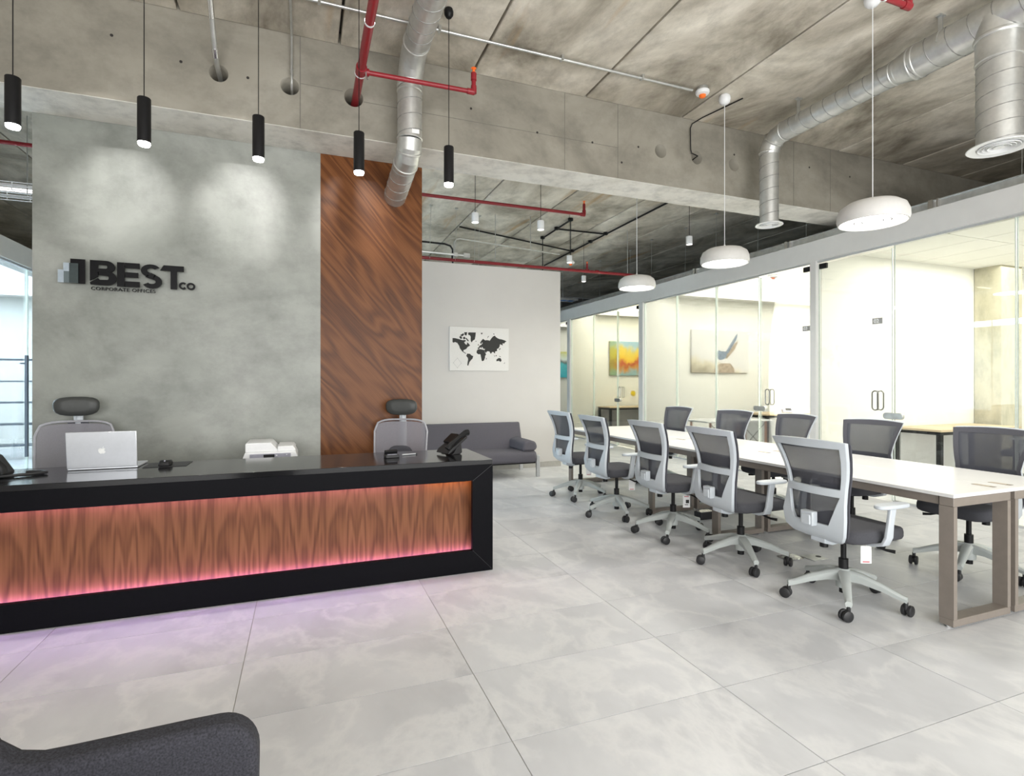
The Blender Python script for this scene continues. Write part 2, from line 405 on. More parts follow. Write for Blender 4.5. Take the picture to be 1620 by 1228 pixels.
# beam with real service holes
beam = struct('beam', MB().span(-8,12,BY0,BY1,BZ,H+0.1), 'beam', 'raw concrete downstand beam with round service holes', smooth=0)
for (x, z, r) in ((-0.625,3.765,0.068),(-0.112,3.765,0.072),(0.388,3.765,0.078),(3.497,3.79,0.072),(3.965,3.79,0.072),(4.478,3.788,0.072)):
    cut = obj('cutter', MB().cyl((x,BY0-0.1,z),(x,BY1+0.1,z),r,n=28), 'beam')
    bpy.context.view_layer.update()
    md = beam.modifiers.new('hole', 'BOOLEAN'); md.operation = 'DIFFERENCE'; md.object = cut; md.solver = 'EXACT'
    me = D.meshes.new_from_object(beam.evaluated_get(bpy.context.evaluated_depsgraph_get()))
    beam.modifiers.clear(); beam.data = me; D.objects.remove(cut)
me.materials.clear(); me.materials.append(M['beam'])
for (x0,x1,z0,z1) in ((-0.037,-0.031,BZ,H),(2.371,2.376,BZ,H),(2.972,2.978,BZ,H),(5.367,5.373,BZ,H),(5.965,5.970,BZ,H),(-0.03,0.30,3.80,3.804),(0.47,2.97,3.742,3.746)):
    struct('joint', MB().span(x0,x1,BY0-0.0015,BY0+0.01,z0,z1), 'joint', None, beam, smooth=0)
for (x, z) in ((-1.32,3.90),(-0.88,3.80),(-0.42,3.77),(1.42,3.86),(2.08,3.75),(2.68,3.75),(3.22,3.79),(4.48,3.90),(5.62,3.92),(6.3,3.9),(3.02,3.6)):
    struct('tie_hole', MB().cyl((x,BY0-0.002,z),(x,BY0+0.02,z),0.011,n=10), 'hole', None, beam)

struct('soffit', MB().span(-8,12,BY0+0.004,BY1-0.004,BZ-0.004,BZ+0.002), 'soffit', 'paler underside of the beam', beam, smooth=0)  # thin strip in a paler tone than the beam faces
# reception wall: polished cement and walnut panel
struct('wall_reception', MB().span(-1.952,0.134,YW,YW+0.16,0,BZ), 'microcement', 'polished grey microcement wall behind the reception desk', smooth=0)
struct('wall_panel', MB().span(0.134,1.060,YW,YW+0.16,0,BZ), 'wood_wall', 'walnut veneer wall panel with diagonal grain', smooth=0)
# white free-standing wall behind the sofa
struct('wall_back', MB().span(-1.0,3.872,YB,YB+0.14,0,3.145), 'white_wall', 'white wall behind the grey sofa', smooth=0)
struct('baseboard_back', MB().span(-1.0,3.875,YB-0.012,YB,0,0.085), 'grout', 'pale grey tile skirting along the white wall')
struct('wall_north', MB().span(-8,12,16.2,16.35,0,H), 'dark_wall', smooth=0)
struct('wall_front', MB().span(-8,-3.5,-3.35,-3.2,0,H).span(5.5,12,-3.35,-3.2,0,H).span(-3.5,5.5,-3.35,-3.2,3.4,H).span(-3.5,5.5,-3.35,-3.2,0,0.12), 'white_wall', 'white wall around the glazed front behind the viewer', smooth=0)
struct('wall_left', MB().span(-8,-7.9,-3.2,16.2,0,H), 'office_wall', 'white wall at the far left side', smooth=0)
struct('wall_right', MB().span(12.0,12.1,-3.2,16.2,0,H), 'office_wall', 'white rear wall of the glass offices', smooth=0)

# right glass partition
def trim(name, mb, mat, label, **k): return struct(name, mb, mat, label, **k)
trim('trim_1', MB().span(XG-0.05,XG+0.06,-3.2,16.2,2.93,3.195), 'white_trim', 'pale grey lacquered header above the office glass', bevel=0.004, smooth=0)
trim('trim_2', MB().span(XG-0.018,XG+0.018,-3.2,16.2,2.905,2.93), 'alu', 'aluminium top channel of the office glass', smooth=0)
trim('trim_3', MB().span(XG-0.02,XG+0.02,-3.2,4.16,0,0.02).span(XG-0.02,XG+0.02,6.10,9.0,0,0.02).span(XG-0.02,XG+0.02,9.95,16.2,0,0.02), 'alu', 'aluminium floor channel of the office glass', smooth=0)
trk = trim('trim_4', MB().span(XG+0.02,XG+0.03,-3.2,16.2,3.195,3.29).span(XG-0.005,XG+0.055,-3.2,16.2,3.285,3.29), 'steel', 'galvanised metal track on top of the header', smooth=0)
for y in (3.75, 5.6, 7.5, 9.4):
    struct('track_clip', MB().span(XG-0.01,XG+0.02,y-0.05,y-0.035,3.195,3.30).span(XG-0.01,XG+0.02,y+0.0,y+0.05,3.195,3.30), 'chrome', None, trk)
for n, (a, b) in enumerate(((5.125,5.215),(8.965,9.105),(12.085,12.235))):
    trim('trim_%d' % (5+n), MB().span(XG-0.045,XG+0.05,a,b,0,2.93), 'white_trim', 'aluminium post between the glass offices', bevel=0.003, smooth=0)
def pane(n, y0, y1, z0=0.02, z1=2.905, name='window', label=None):
    w = struct('%s_%d' % (name, n), MB().span(XG-0.005,XG+0.005,y0+0.012,y1-0.012,z0,z1), 'glass', label or 'clear frameless office glass pane', smooth=0)
    struct('glass_edge', MB().span(XG-0.006,XG+0.006,y0+0.004,y0+0.012,z0,z1).span(XG-0.006,XG+0.006,y1-0.012,y1-0.004,z0,z1), 'glass_edge', None, w, smooth=0)
    return w
pn = 1
for (a, b) in ((0.9,1.95),(1.95,3.03),(3.03,4.16),(6.10,6.99),(6.99,7.98),(7.98,8.965),(9.95,10.96),(10.96,12.085),(13.1,14.5),(14.5,16.1)):
    pane(pn, a, b); pn += 1
def handle_door(n, y0, y1, yh, sign, ys):
    d = pane(n, y0, y1, 0.012, 2.88, 'door', 'frameless glass office door')
    for s in (-1, 1):
        x = XG+s*0.045
        pts = [(x,yh+math.cos(a)*0.036,1.145+math.sin(a)*0.036+(0.075 if math.sin(a) > 0 else -0.075)) for a in [2*PI*(k+0.5)/20 for k in range(20)]]
        struct('pull_handle', MB().tube(pts,0.0075,8,closed=True).cyl((XG,yh,1.255),(x,yh,1.255),0.006,n=8).cyl((XG,yh,1.035),(x,yh,1.035),0.006,n=8), 'handle', None, d)
    lk = MB()
    a, b = y0 if abs(y0-yh) < abs(y1-yh) else y1, 0
    poly = [(a-0.085+0.03*math.cos(t),0.972+0.036*math.sin(t)) for t in [PI/2+PI*k/10 for k in range(11)]]+[(a+0.075+0.03*math.cos(t),0.972+0.036*math.sin(t)) for t in [-PI/2+PI*k/10 for k in range(11)]]
    lk.prism(poly,'x',XG-0.02,XG+0.02)
    struct('lock_plate', lk, 'steel', None, d, bevel=0.004)
    ot = y1 if a == y0 else y0
    sg = 1 if ot == y0 else -1
    struct('hinge_patch', MB().span(XG-0.016,XG+0.016,min(ot+sg*0.02,ot+sg*0.12),max(ot+sg*0.02,ot+sg*0.12),2.82,2.885), 'black', None, d)
    if sign:
        struct('number_plate', MB().span(XG-0.009,XG-0.0055,ys-0.06,ys+0.06,2.035,2.105), 'plate_grey', None, d, bevel=0.003)
        text('door_number', sign, 'white_plastic', d, (XG-0.0095,ys+0.042,2.05), (PI/2,0,-PI/2), 0.062, 0.002, 0.0015)
    return d
handle_door(1, 4.17, 5.12, 4.345, '02', 4.345)
handle_door(2, 5.22, 6.09, 5.91, '03', 5.30)
handle_door(3, 9.11, 9.94, 9.80, None, 0)
handle_door(4, 12.24, 13.1, 12.95, None, 0)

# offices behind the glass
CO = 3.07
for n, y in enumerate((5.17, 9.035, 12.16)):
    struct('partition_%d' % (n+1), MB().span(XG+0.055,12.0,y-0.045,y+0.045,0,CO+0.1), 'office_wall', 'white wall between two glass offices', smooth=0)
struct('partition_4', MB().span(XG+0.055,12.0,0.2,0.3,0,CO+0.1), 'office_wall', 'white end wall of the nearest glass office', smooth=0)
struct('column', MB().span(9.447,9.95,4.775,5.12,0,CO+0.1), 'pillar', 'bare concrete column inside the nearest glass office', bevel=0.008, smooth=0)
cl2 = struct('ceiling_1', MB().span(XG+0.06,12.0,0.3,16.2,CO+0.012,CO+0.03), 'tgrid', 'suspended tile ceiling over the offices', smooth=0)
CTX, CTY = 0.61, 1.22
ct = MB().box((0,0,0),(CTX-0.012,CTY-0.012,0.018)).mesh('ceiling_tile'); ct.materials.append(M['ceil_tile'])
lights_at = {(0,1),(0,2),(0,4),(0,6),(1,8),(0,9)}
for i in range(9):
    for j in range(10):
        cx = XG+0.08+(i+0.5)*CTX; cy = 0.35+(j+0.5)*CTY
        if cx > 11.7 or (i, j) in lights_at: continue
        if cy > 12.9 or (j > 6 and i > 5): continue
        o = D.objects.new('ceiling_tile', ct); COL.objects.link(o); o.parent = cl2; o.location = (cx,cy,CO+0.005)
LP = {(0,1):'light panel just inside the glass of the nearest office, first from the viewer',(0,2):'light panel just inside the glass of the nearest office, before the concrete column',(0,4):'light panel behind the header at the numbered door of the middle office',(0,6):'light panel behind the header above the copper legged table',(1,8):'lit ceiling panel above the door of the far office with abstract canvas',(0,9):'light panel at the far end of the office with abstract canvas'}
for (i, j) in sorted(lights_at):
    cx = XG+0.08+(i+0.5)*CTX; cy = 0.35+(j+0.5)*CTY
    t = thing('ceiling_light', LP[(i,j)], 'ceiling light', (cx,cy,CO-0.004), 0, 'office ceiling light panels')
    obj('diffuser', MB().box((0,0,0.006),(CTX-0.07,CTY-0.07,0.008)), 'panel', t)
    obj('frame', MB().box((0,CTY/2-0.02,0.006),(CTX-0.012,0.028,0.014)).box((0,-CTY/2+0.02,0.006),(CTX-0.012,0.028,0.014)).box((CTX/2-0.02,0,0.006),(0.028,CTY-0.012,0.014)).box((-CTX/2+0.02,0,0.006),(0.028,CTY-0.012,0.014)), 'tgrid', t)
# added fill: one broad area lamp brightens each office, apart from its panels
area('office_fill_near', (8.8,3.0,CO-0.03), (0,0,0), 3.6, 3.6, 180, (1.0,0.97,0.86))
area('office_fill_middle', (8.6,7.2,CO-0.03), (0,0,0), 4.0, 2.8, 350, (1.0,0.97,0.86))
area('office_fill_far', (7.9,10.7,CO-0.03), (0,0,0), 2.4, 2.2, 210, (1.0,0.95,0.74))
area('office_fill_last', (7.9,13.8,CO-0.03), (0,0,0), 2.0, 2.0, 120, (1.0,0.97,0.86))

# left glass office seen past the reception wall
trim('trim_8', MB().span(XL-0.06,XL+0.05,5.3,16.2,2.93,3.19), 'white_trim', 'pale header above the glass at the left side', smooth=0)
trim('trim_9', MB().span(XL-0.02,XL+0.02,5.3,16.2,0,0.02).span(XL-0.02,XL+0.02,5.3,16.2,2.905,2.93), 'alu', 'aluminium channels of the left glass', smooth=0)
def lpane(name, y0, y1, label):
    w = struct(name, MB().span(XL-0.005,XL+0.005,y0+0.012,y1-0.012,0.02,2.905), 'glass', label, smooth=0)
    struct('glass_edge', MB().span(XL-0.006,XL+0.006,y0+0.004,y0+0.012,0.02,2.905).span(XL-0.006,XL+0.006,y1-0.012,y1-0.004,0.02,2.905), 'glass_edge', None, w, smooth=0)
    return w
lpane('window_20', 5.3, 7.2, 'clear glass pane at the left side')
lpane('window_21', 7.2, 8.3, 'clear glass pane at the left side')
dl = lpane('door_5', 8.3, 9.35, 'frameless glass door at the left with a long bar pull')
struct('pull_bar', MB().span(XL+0.05,XL+0.08,9.14,9.18,0.35,1.72).span(XL,XL+0.06,9.15,9.17,0.5,0.52).span(XL,XL+0.06,9.15,9.17,1.6,1.62), 'blue_grey_metal', None, dl, smooth=0)
lpane('window_22', 9.35, 11.2, 'clear glass pane at the left side')
lpane('window_23', 11.2, 13.0, 'clear glass pane at the left side')
struct('partition_5', MB().span(-7.9,XL-0.06,14.0,14.1,0,3.1), 'office_wall', 'white end wall of the left glass office', smooth=0)
struct('ceiling_2', MB().span(-7.9,XL-0.06,5.3,14.1,3.1,3.13), 'ceil_tile', 'white ceiling of the left glass office', smooth=0)
struct('partition_6', MB().span(-7.9,XL,5.22,5.3,0,H), 'office_wall', 'white side wall of the left glass office', smooth=0)
t = thing('metal_rack', 'dark metal rack with thin shelves behind the left glass door', 'rack', (-5.0,12.0,0))
for z in (0.25,0.62,1.0,1.37,1.75): obj('shelf', MB().box((0,0,z),(2.2,0.34,0.025)), 'blue_grey_metal', t)
for x in (-1.09,1.09):
    for y in (-0.16,0.16): obj('post', MB().box((x,y,0.92),(0.03,0.03,1.84)), 'blue_grey_metal', t)

# ------------------------------------------------------------------ reception desk
DX0, DX1, DY0, DY1 = -2.30, 1.272, 3.703, 4.385
desk = thing('reception_desk', 'long black stone reception desk with lit walnut front panel', 'desk', (0,DY0,0))
obj('countertop', MB().span(DX0,DX1,0,DY1-DY0,0.765,0.80), 'black_gloss', desk, bevel=0.002, seg=1)
fr = MB()
z0, z1, x0, x1, w = 0.0, 0.765, DX0, DX1, 0.152
fi0, fi1 = 0.156, 0.653
obj('front_frame', MB().span(x0,x1,0,0.035,z0,fi0).span(x0,x1,0,0.035,fi1,z1).span(x0,x0+w,0,0.035,fi0,fi1).span(x1-w,x1,0,0.035,fi0,fi1), 'black_front', desk, smooth=0)
for sg in (0, 1):
    a = [(x1-w,fi0+0.0),(x1,0.0),(x1,0.003),(x1-w,fi0+0.003)] if sg == 0 else [(x1-w,fi1-0.003),(x1,z1-0.003),(x1,z1),(x1-w,fi1)]
    obj('mitre_joint', MB().prism(a,'y',-0.0006,0.001), 'black_rubber', desk, smooth=0)
obj('recess_ledge', MB().span(x0+0.05,x1-0.05,0.035,0.125,fi0-0.085,fi0-0.055).span(x0+0.05,x1-0.05,0.035,0.125,fi1+0.055,fi1+0.085).span(x1-w+0.03,x1-w+0.06,0.035,0.125,fi0-0.055,fi1+0.055), 'black_front', desk, smooth=0)
obj('veneer_panel', MB().span(x0+0.05,x1-0.05,0.105,0.125,fi0-0.055,fi1+0.055), 'wood_desk', desk, smooth=0)
obj('side_panel', MB().span(x1-0.035,x1,0.035,DY1-DY0,0,z1), 'black_front', desk, smooth=0)
obj('side_panel', MB().span(x0,x0+0.035,0.035,DY1-DY0,0,z1), 'black_front', desk, smooth=0)
obj('light_strip', MB().span(x0+0.1,x1-w+0.02,0.060,0.080,fi0-0.042,fi0-0.032), 'led_pink', desk, smooth=0)
obj('light_strip', MB().span(x0+0.1,x1-w-0.35,0.060,0.080,fi1+0.028,fi1+0.038), 'led_pink', desk, smooth=0)
tag(obj('light_strip', MB().span(x1-w-0.33,x1-w+0.02,0.060,0.080,fi1+0.028,fi1+0.038), 'led_amber', desk, smooth=0), 'amber light strip')

# sign
sg = thing('wall_sign', 'black raised company sign on the grey cement wall', 'sign', (-1.571,YW-0.055,2.125))
SZ = 0.192
def letter(mb, name='letter', mat='letter_black', loc=(0,0,0)): return obj(name, mb, mat, sg, loc, smooth=30)
def arc(cx, cz, rx, rz, a0, a1, n=10): return [(cx+rx*math.cos(a0+(a1-a0)*k/n), cz+rz*math.sin(a0+(a1-a0)*k/n)) for k in range(n+1)]
# B
b = MB(); q = PI/2
b.prism([(0.06,0),(0.115,0)]+arc(0.12,0.053,0.05,0.053,-q,q)[0:]+[(0.06,0.106)],'y',0,0.012) if False else None
def band(mb, outer, inner, y0=0.0, y1=0.014):
    n = len(outer)
    for k in range(n-1):
        mb.prism([outer[k],outer[k+1],inner[k+1],inner[k]],'y',y0,y1)
B = MB(); B.prism([(0,0.03),(0.052,0.065),(0.052,SZ),(0,SZ)],'y',0,0.014)
B.prism([(0.004,0.0),(0.06,0.0),(0.06,0.045),(0.052,0.052),(0,0.018)],'y',0,0.014)
band(B, [(0.058,0)]+arc(0.115,0.056,0.058,0.056,-q,q)+[(0.058,0.112)], [(0.058,0.04)]+arc(0.115,0.058,0.008,0.016,-q,q)+[(0.058,0.076)])
band(B, [(0.052,0.104)]+arc(0.108,0.144,0.056,0.048,-q,q)+[(0.052,SZ)], [(0.052,0.128)]+arc(0.106,0.144,0.008,0.014,-q,q)+[(0.052,0.158)], -0.0008, 0.013)
letter(B)
E_ = MB(); E_.span(0,0.052,0,0.014,0,SZ).span(0.056,0.158,0,0.014,0,0.044).span(0.056,0.148,0,0.014,0.076,0.116).span(0.056,0.158,0,0.014,SZ-0.042,SZ)
letter(E_, loc=(0.178,0,-0.004)).scale = (0.96,1,1)
S_ = MB(); 
so = arc(0.085,0.139,0.085,0.053,math.radians(35),math.radians(250),14); si = arc(0.085,0.143,0.034,0.018,math.radians(35),math.radians(250),14)
band(S_, so, si)
so = arc(0.092,0.053,0.085,0.056,math.radians(75),math.radians(-150),14); si = arc(0.09,0.052,0.034,0.018,math.radians(75),math.radians(-150),14)
band(S_, so, si)
S_.prism([(0.035,0.088),(0.085,0.124),(0.12,0.11),(0.125,0.108),(0.10,0.070),(0.06,0.08)],'y',0,0.014)
letter(S_, loc=(0.338,0,-0.004)).scale = (0.83,1,1)
T_ = MB(); T_.span(0,0.17,0,0.014,SZ-0.045,SZ).span(0.058,0.112,0,0.014,0,SZ-0.045); T_.prism([(-0.03,SZ-0.045),(0,SZ-0.045),(0,SZ)],'y',0,0.014)
letter(T_, loc=(0.496,0,-0.004)).scale = (0.84,1,1)
C_ = MB(); band(C_, arc(0.028,0.026,0.030,0.030,math.radians(48),math.radians(312),16), arc(0.028,0.026,0.016,0.016,math.radians(48),math.radians(312),16))
letter(C_, loc=(0.606,0,0.002))
O_ = MB(); band(O_, arc(0.030,0.026,0.031,0.030,0,2*PI,20), arc(0.030,0.026,0.017,0.016,0,2*PI,20))
letter(O_, loc=(0.660,0,0.001))
text('tagline', 'CORPORATE OFFICES', 'letter_black', sg, (0.004,0.012,-0.041), (PI/2,0,0), 0.038, 0.010, 0.0002, 1.08, sp=1.10)
obj('logo_step', MB().span(-0.125,-0.032,0,0.012,0.002,SZ), 'letter_black', sg, smooth=0)
tag(obj('logo_step', MB().span(-0.16,-0.070,-0.016,-0.006,0.002,0.155), 'acrylic_dark', sg, smooth=0), 'dark teal acrylic step')
tag(obj('logo_step', MB().span(-0.163,-0.1265,-0.018,-0.0165,0.09,0.155), 'acrylic_pale', sg, smooth=0), 'pale blue acrylic step')
tag(obj('logo_step', MB().span(-0.198,-0.161,-0.016,-0.006,0.002,0.10), 'acrylic_pale', sg, smooth=0), 'pale blue acrylic step')
tag(obj('logo_step', MB().span(-0.16,-0.1265,-0.018,-0.0165,0.002,0.09), 'acrylic_mid', sg, smooth=0), 'grey teal acrylic step')
for sx_, sz_ in ((-0.08,0.1),(0.03,0.1),(0.205,0.1),(0.39,0.09),(0.56,0.1),(0.64,0.02),(0.2,-0.03)): obj('spacer', MB().cyl((sx_,0.012,sz_),(sx_,0.055,sz_),0.003,n=8), 'black', sg)

# ------------------------------------------------------------------ things on the desk
lap = thing('laptop', 'open silver laptop with its lid towards the room on the black desk', 'laptop', (-1.205,4.165,0.80), math.radians(0))
obj('lid', MB().box((0,0,0.117),(0.375,0.008,0.232)), 'silver', lap, (0,0.0,0.012), (math.radians(6),0,0), bevel=0.0035, seg=3)
obj('keyboard_base', MB().box((0,0.13,0.008),(0.375,0.25,0.014)), 'silver', lap, bevel=0.004, seg=2)
obj('screen', MB().box((0,0.0048,0.115),(0.345,0.001,0.195)), 'black', lap, (0,0.0,0.012), (math.radians(6),0,0))
ap = [(0.0,-0.020),(-0.008,-0.0225),(-0.016,-0.015),(-0.0205,-0.003),(-0.019,0.008),(-0.011,0.0135),(0.0,0.0105),(0.009,0.0135),(0.0165,0.0095),(0.0125,0.004),(0.012,-0.003),(0.019,-0.008),(0.015,-0.017),(0.008,-0.0225)]
lf = [(0.001,0.0135),(0.0035,0.021),(0.0095,0.0245),(0.008,0.0175)]
obj('lid_emblem', MB().prism(ap,'y',-0.0045,-0.0038).prism(lf,'y',-0.0045,-0.0038), 'logo_grey', lap, (0.0,-0.0125,0.125), (math.radians(6),0,0), smooth=0)

def desk_phone_back(parent):
    obj('body', MB().prism([(0.0,0.012),(0.02,0.012),(0.185,0.125),(0.178,0.142),(0.02,0.042)],'y',-0.085,0.085), 'black_rubber', parent, bevel=0.006)
    obj('stand', MB().prism([(0.05,0.0),(0.13,0.0),(0.15,0.012),(0.14,0.085),(0.10,0.06),(0.07,0.012)],'y',-0.06,0.06), 'black_rubber', parent, bevel=0.004)
    obj('screen', MB().box((0.10,0.02,0.118),(0.10,0.10,0.018),(0,-0.65,0)), 'black', parent, bevel=0.004)
    hs = obj('handset', MB().tube([(0.0,-0.075,0.05),(0.03,-0.077,0.085),(0.10,-0.08,0.13),(0.165,-0.077,0.165),(0.19,-0.075,0.165)],[0.024,0.021,0.017,0.022,0.025],12), 'black', parent)
ph = thing('desk_phone', 'black desk phone seen from behind on the right end of the desk', 'phone', (0.985,4.07,0.80), math.radians(20))
desk_phone_back(ph)
pts = [(0.14+0.06*math.cos(a)*(1+0.2*math.sin(3*a)),0.10+0.04*math.sin(a),0.006+0.004*math.sin(2*a)+0.004) for a in [k*0.4 for k in range(32)]]
obj('cord', MB().tube(pts,0.0045,6), 'black_rubber', ph)
p2 = thing('desk_phone', 'black desk phone cut off at the left end of the desk', 'phone', (-1.78,4.03,0.80), math.radians(0))
obj('body', MB().prism([(-0.10,0.0),(0.13,0.0),(0.14,0.02),(0.08,0.12),(0.02,0.155),(-0.06,0.15),(-0.10,0.10)],'y',-0.02,0.12), 'black_rubber', p2, bevel=0.012, seg=3)
obj('handset', MB().tube([(0.14,-0.045,0.035),(0.135,-0.05,0.06),(0.10,-0.055,0.115),(0.04,-0.055,0.15),(-0.03,-0.05,0.165),(-0.06,-0.05,0.15)],[0.030,0.031,0.024,0.022,0.028,0.03],14), 'black', p2)
pts = [(0.10,-0.06,0.012),(0.18,-0.035,0.012),(0.27,0.0,0.012),(0.315,0.05,0.012),(0.28,0.09,0.012),(0.20,0.10,0.012)]
obj('cord', MB().tube(pts,0.009,8), 'black_rubber', p2)
tag(obj('mouse_pad', MB().box((0,0,0.0015),(0.25,0.22,0.003)), 'black_rubber', None, (-0.86,4.245,0.80), bevel=0.001, seg=1), 'thin black mouse pad beside the silver laptop', 'mouse pad')
ms = thing('computer_mouse', 'small black mouse on the mouse pad beside the laptop', 'mouse', (-0.865,4.19,0.803))
obj('shell', MB().prism([(-0.055,0.0),(0.055,0.0),(0.055,0.018),(0.02,0.036),(-0.03,0.034),(-0.055,0.016)],'x',-0.033,0.033), 'black', ms, bevel=0.010, seg=3, rot=(0,0,PI))
obj('scroll_wheel', MB().cyl((-0.004,-0.025,0.032),(0.004,-0.025,0.032),0.007,n=10), 'grey_plastic', ms)
cs = thing('card_holder', 'small black card holder beside the pen on the desk', 'holder', (0.60,4.05,0.80), math.radians(6))
obj('base', MB().box((0,0,0.012),(0.10,0.07,0.024)), 'black_rubber', cs, bevel=0.004)
obj('rest', MB().box((0,0.02,0.034),(0.095,0.02,0.04),(0.4,0,0)), 'black', cs, bevel=0.003)
obj('slot', MB().box((0.0,-0.018,0.026),(0.07,0.012,0.004)), 'grey_plastic', cs)
pen = thing('pen', 'silver pen lying beside the black card holder', 'pen', (0.74,4.14,0.806), math.radians(14))
obj('barrel', MB().cyl((-0.05,0,0),(0.06,0,0),0.0055,n=10), 'silver', pen)
obj('tip', MB().cyl((0.06,0,0),(0.078,0,0),0.005,0.001,n=10), 'black', pen)
obj('clip', MB().box((-0.03,0,0.006),(0.035,0.003,0.002)), 'chrome', pen)
# printer on its low stand behind the desk
pr = thing('printer', 'white multifunction printer behind the desk against the cement wall', 'printer', (-0.255,4.92,0))
obj('stand', MB().span(-0.27,0.27,-0.22,0.22,0.0,0.50), 'white_plastic', pr, bevel=0.004)
obj('body', MB().prism([(-0.2,0.50),(0.2,0.50),(0.20,0.76),(0.185,0.80),(-0.185,0.80),(-0.2,0.76)],'y',-0.19,0.2), 'white_plastic', pr, bevel=0.006)
obj('paper_feeder', MB().prism([(-0.185,0.80),(0.05,0.80),(0.05,0.815),(0.0,0.872),(-0.175,0.872),(-0.185,0.865)],'y',-0.17,0.17), 'white_plastic', pr, bevel=0.005)
obj('lid', MB().prism([(0.05,0.80),(0.185,0.80),(0.185,0.815),(0.165,0.84),(0.052,0.84)],'y',-0.17,0.17), 'white_plastic', pr, bevel=0.004)
obj('control_panel', MB().box((0,-0.195,0.768),(0.30,0.012,0.036)), 'grey_plastic', pr, bevel=0.002)
obj('display', MB().box((-0.01,-0.202,0.768),(0.08,0.003,0.026)), 'black', pr)
text('badge', 'HP', 'ink', pr, (-0.165,-0.1715,0.83), (PI/2,0,0), 0.02, 0.001, 0.0004) if False else None
obj('button', MB().box((0.045,-0.2025,0.772),(0.01,0.003,0.008)).box((0.12,-0.2025,0.775),(0.008,0.003,0.006)), 'white_plastic', pr)

# ------------------------------------------------------------------ office chairs
def sarc(a, b, k): return a+(b-a)*k
ZS = [0.405,0.43,0.47,0.52,0.56,0.60,0.65,0.69,0.735,0.76,0.80,0.85,0.90,0.94,0.975,1.015]
def prof_x(z):
    pts = [(0.395,-0.14),(0.42,-0.205),(0.47,-0.245),(0.55,-0.262),(0.65,-0.255),(0.735,-0.248),(0.82,-0.262),(0.90,-0.286),(1.02,-0.335)]
    for (za,xa),(zb,xb) in zip(pts,pts[1:]):
        if z <= zb: k = max(0,(z-za)/(zb-za)); return xa+(xb-xa)*k
    return pts[-1][1]
def prof_w(z):
    pts = [(0.395,0.10),(0.42,0.165),(0.47,0.205),(0.55,0.218),(0.65,0.206),(0.735,0.202),(0.82,0.218),(0.92,0.240),(1.02,0.262)]
    for (za,xa),(zb,xb) in zip(pts,pts[1:]):
        if z <= zb: k = max(0,(z-za)/(zb-za)); return xa+(xb-xa)*k
    return pts[-1][1]
def uin(z):
    if z > 0.735: return 0.83
    return 0.50+(0.83-0.50)*max(0,min(1,(z-0.50)/0.19))
def back_pt(u, z, d=0.0):
    crown = 0.012*(1-u*u) if z > 0.99 else 0.0
    return (prof_x(z)+d+0.035*u*u*(0.3+1.0*max(0,min(1,(z-0.42)/0.4))), u*prof_w(z), z+crown)
def lattice(rows, cols, keep, d, t):
    """solid shell over the back surface, cells chosen by keep(i,j)"""
    mb = MB(); ny = len(rows); nx = len(cols(rows[0]))
    F = {}; vs = []
    def vid(i, j, side):
        if (i,j,side) not in F:
            F[(i,j,side)] = len(vs); vs.append(back_pt(cols(rows[j])[i], rows[j], d if side else d-t))
        return F[(i,j,side)]
    fs = []
    K = {(i,j) for i in range(nx-1) for j in range(ny-1) if keep(i,j)}
    for (i,j) in K:
        q = [(i,j),(i+1,j),(i+1,j+1),(i,j+1)]
        fs.append([vid(*p,0) for p in q]); fs.append([vid(*p,1) for p in reversed(q)])
        for (a,b,n) in ((q[0],q[1],(i,j-1)),(q[1],q[2],(i+1,j)),(q[2],q[3],(i,j+1)),(q[3],q[0],(i-1,j))):
            if n not in K: fs.append([vid(*b,0),vid(*a,0),vid(*a,1),vid(*b,1)])
    return mb.add(vs, fs)
def cols_frame(z):
    w = uin(z); return [-0.975,-(1+w)/2,-w]+[-w+2*w*k/8 for k in range(1,8)]+[w,(1+w)/2,0.975]
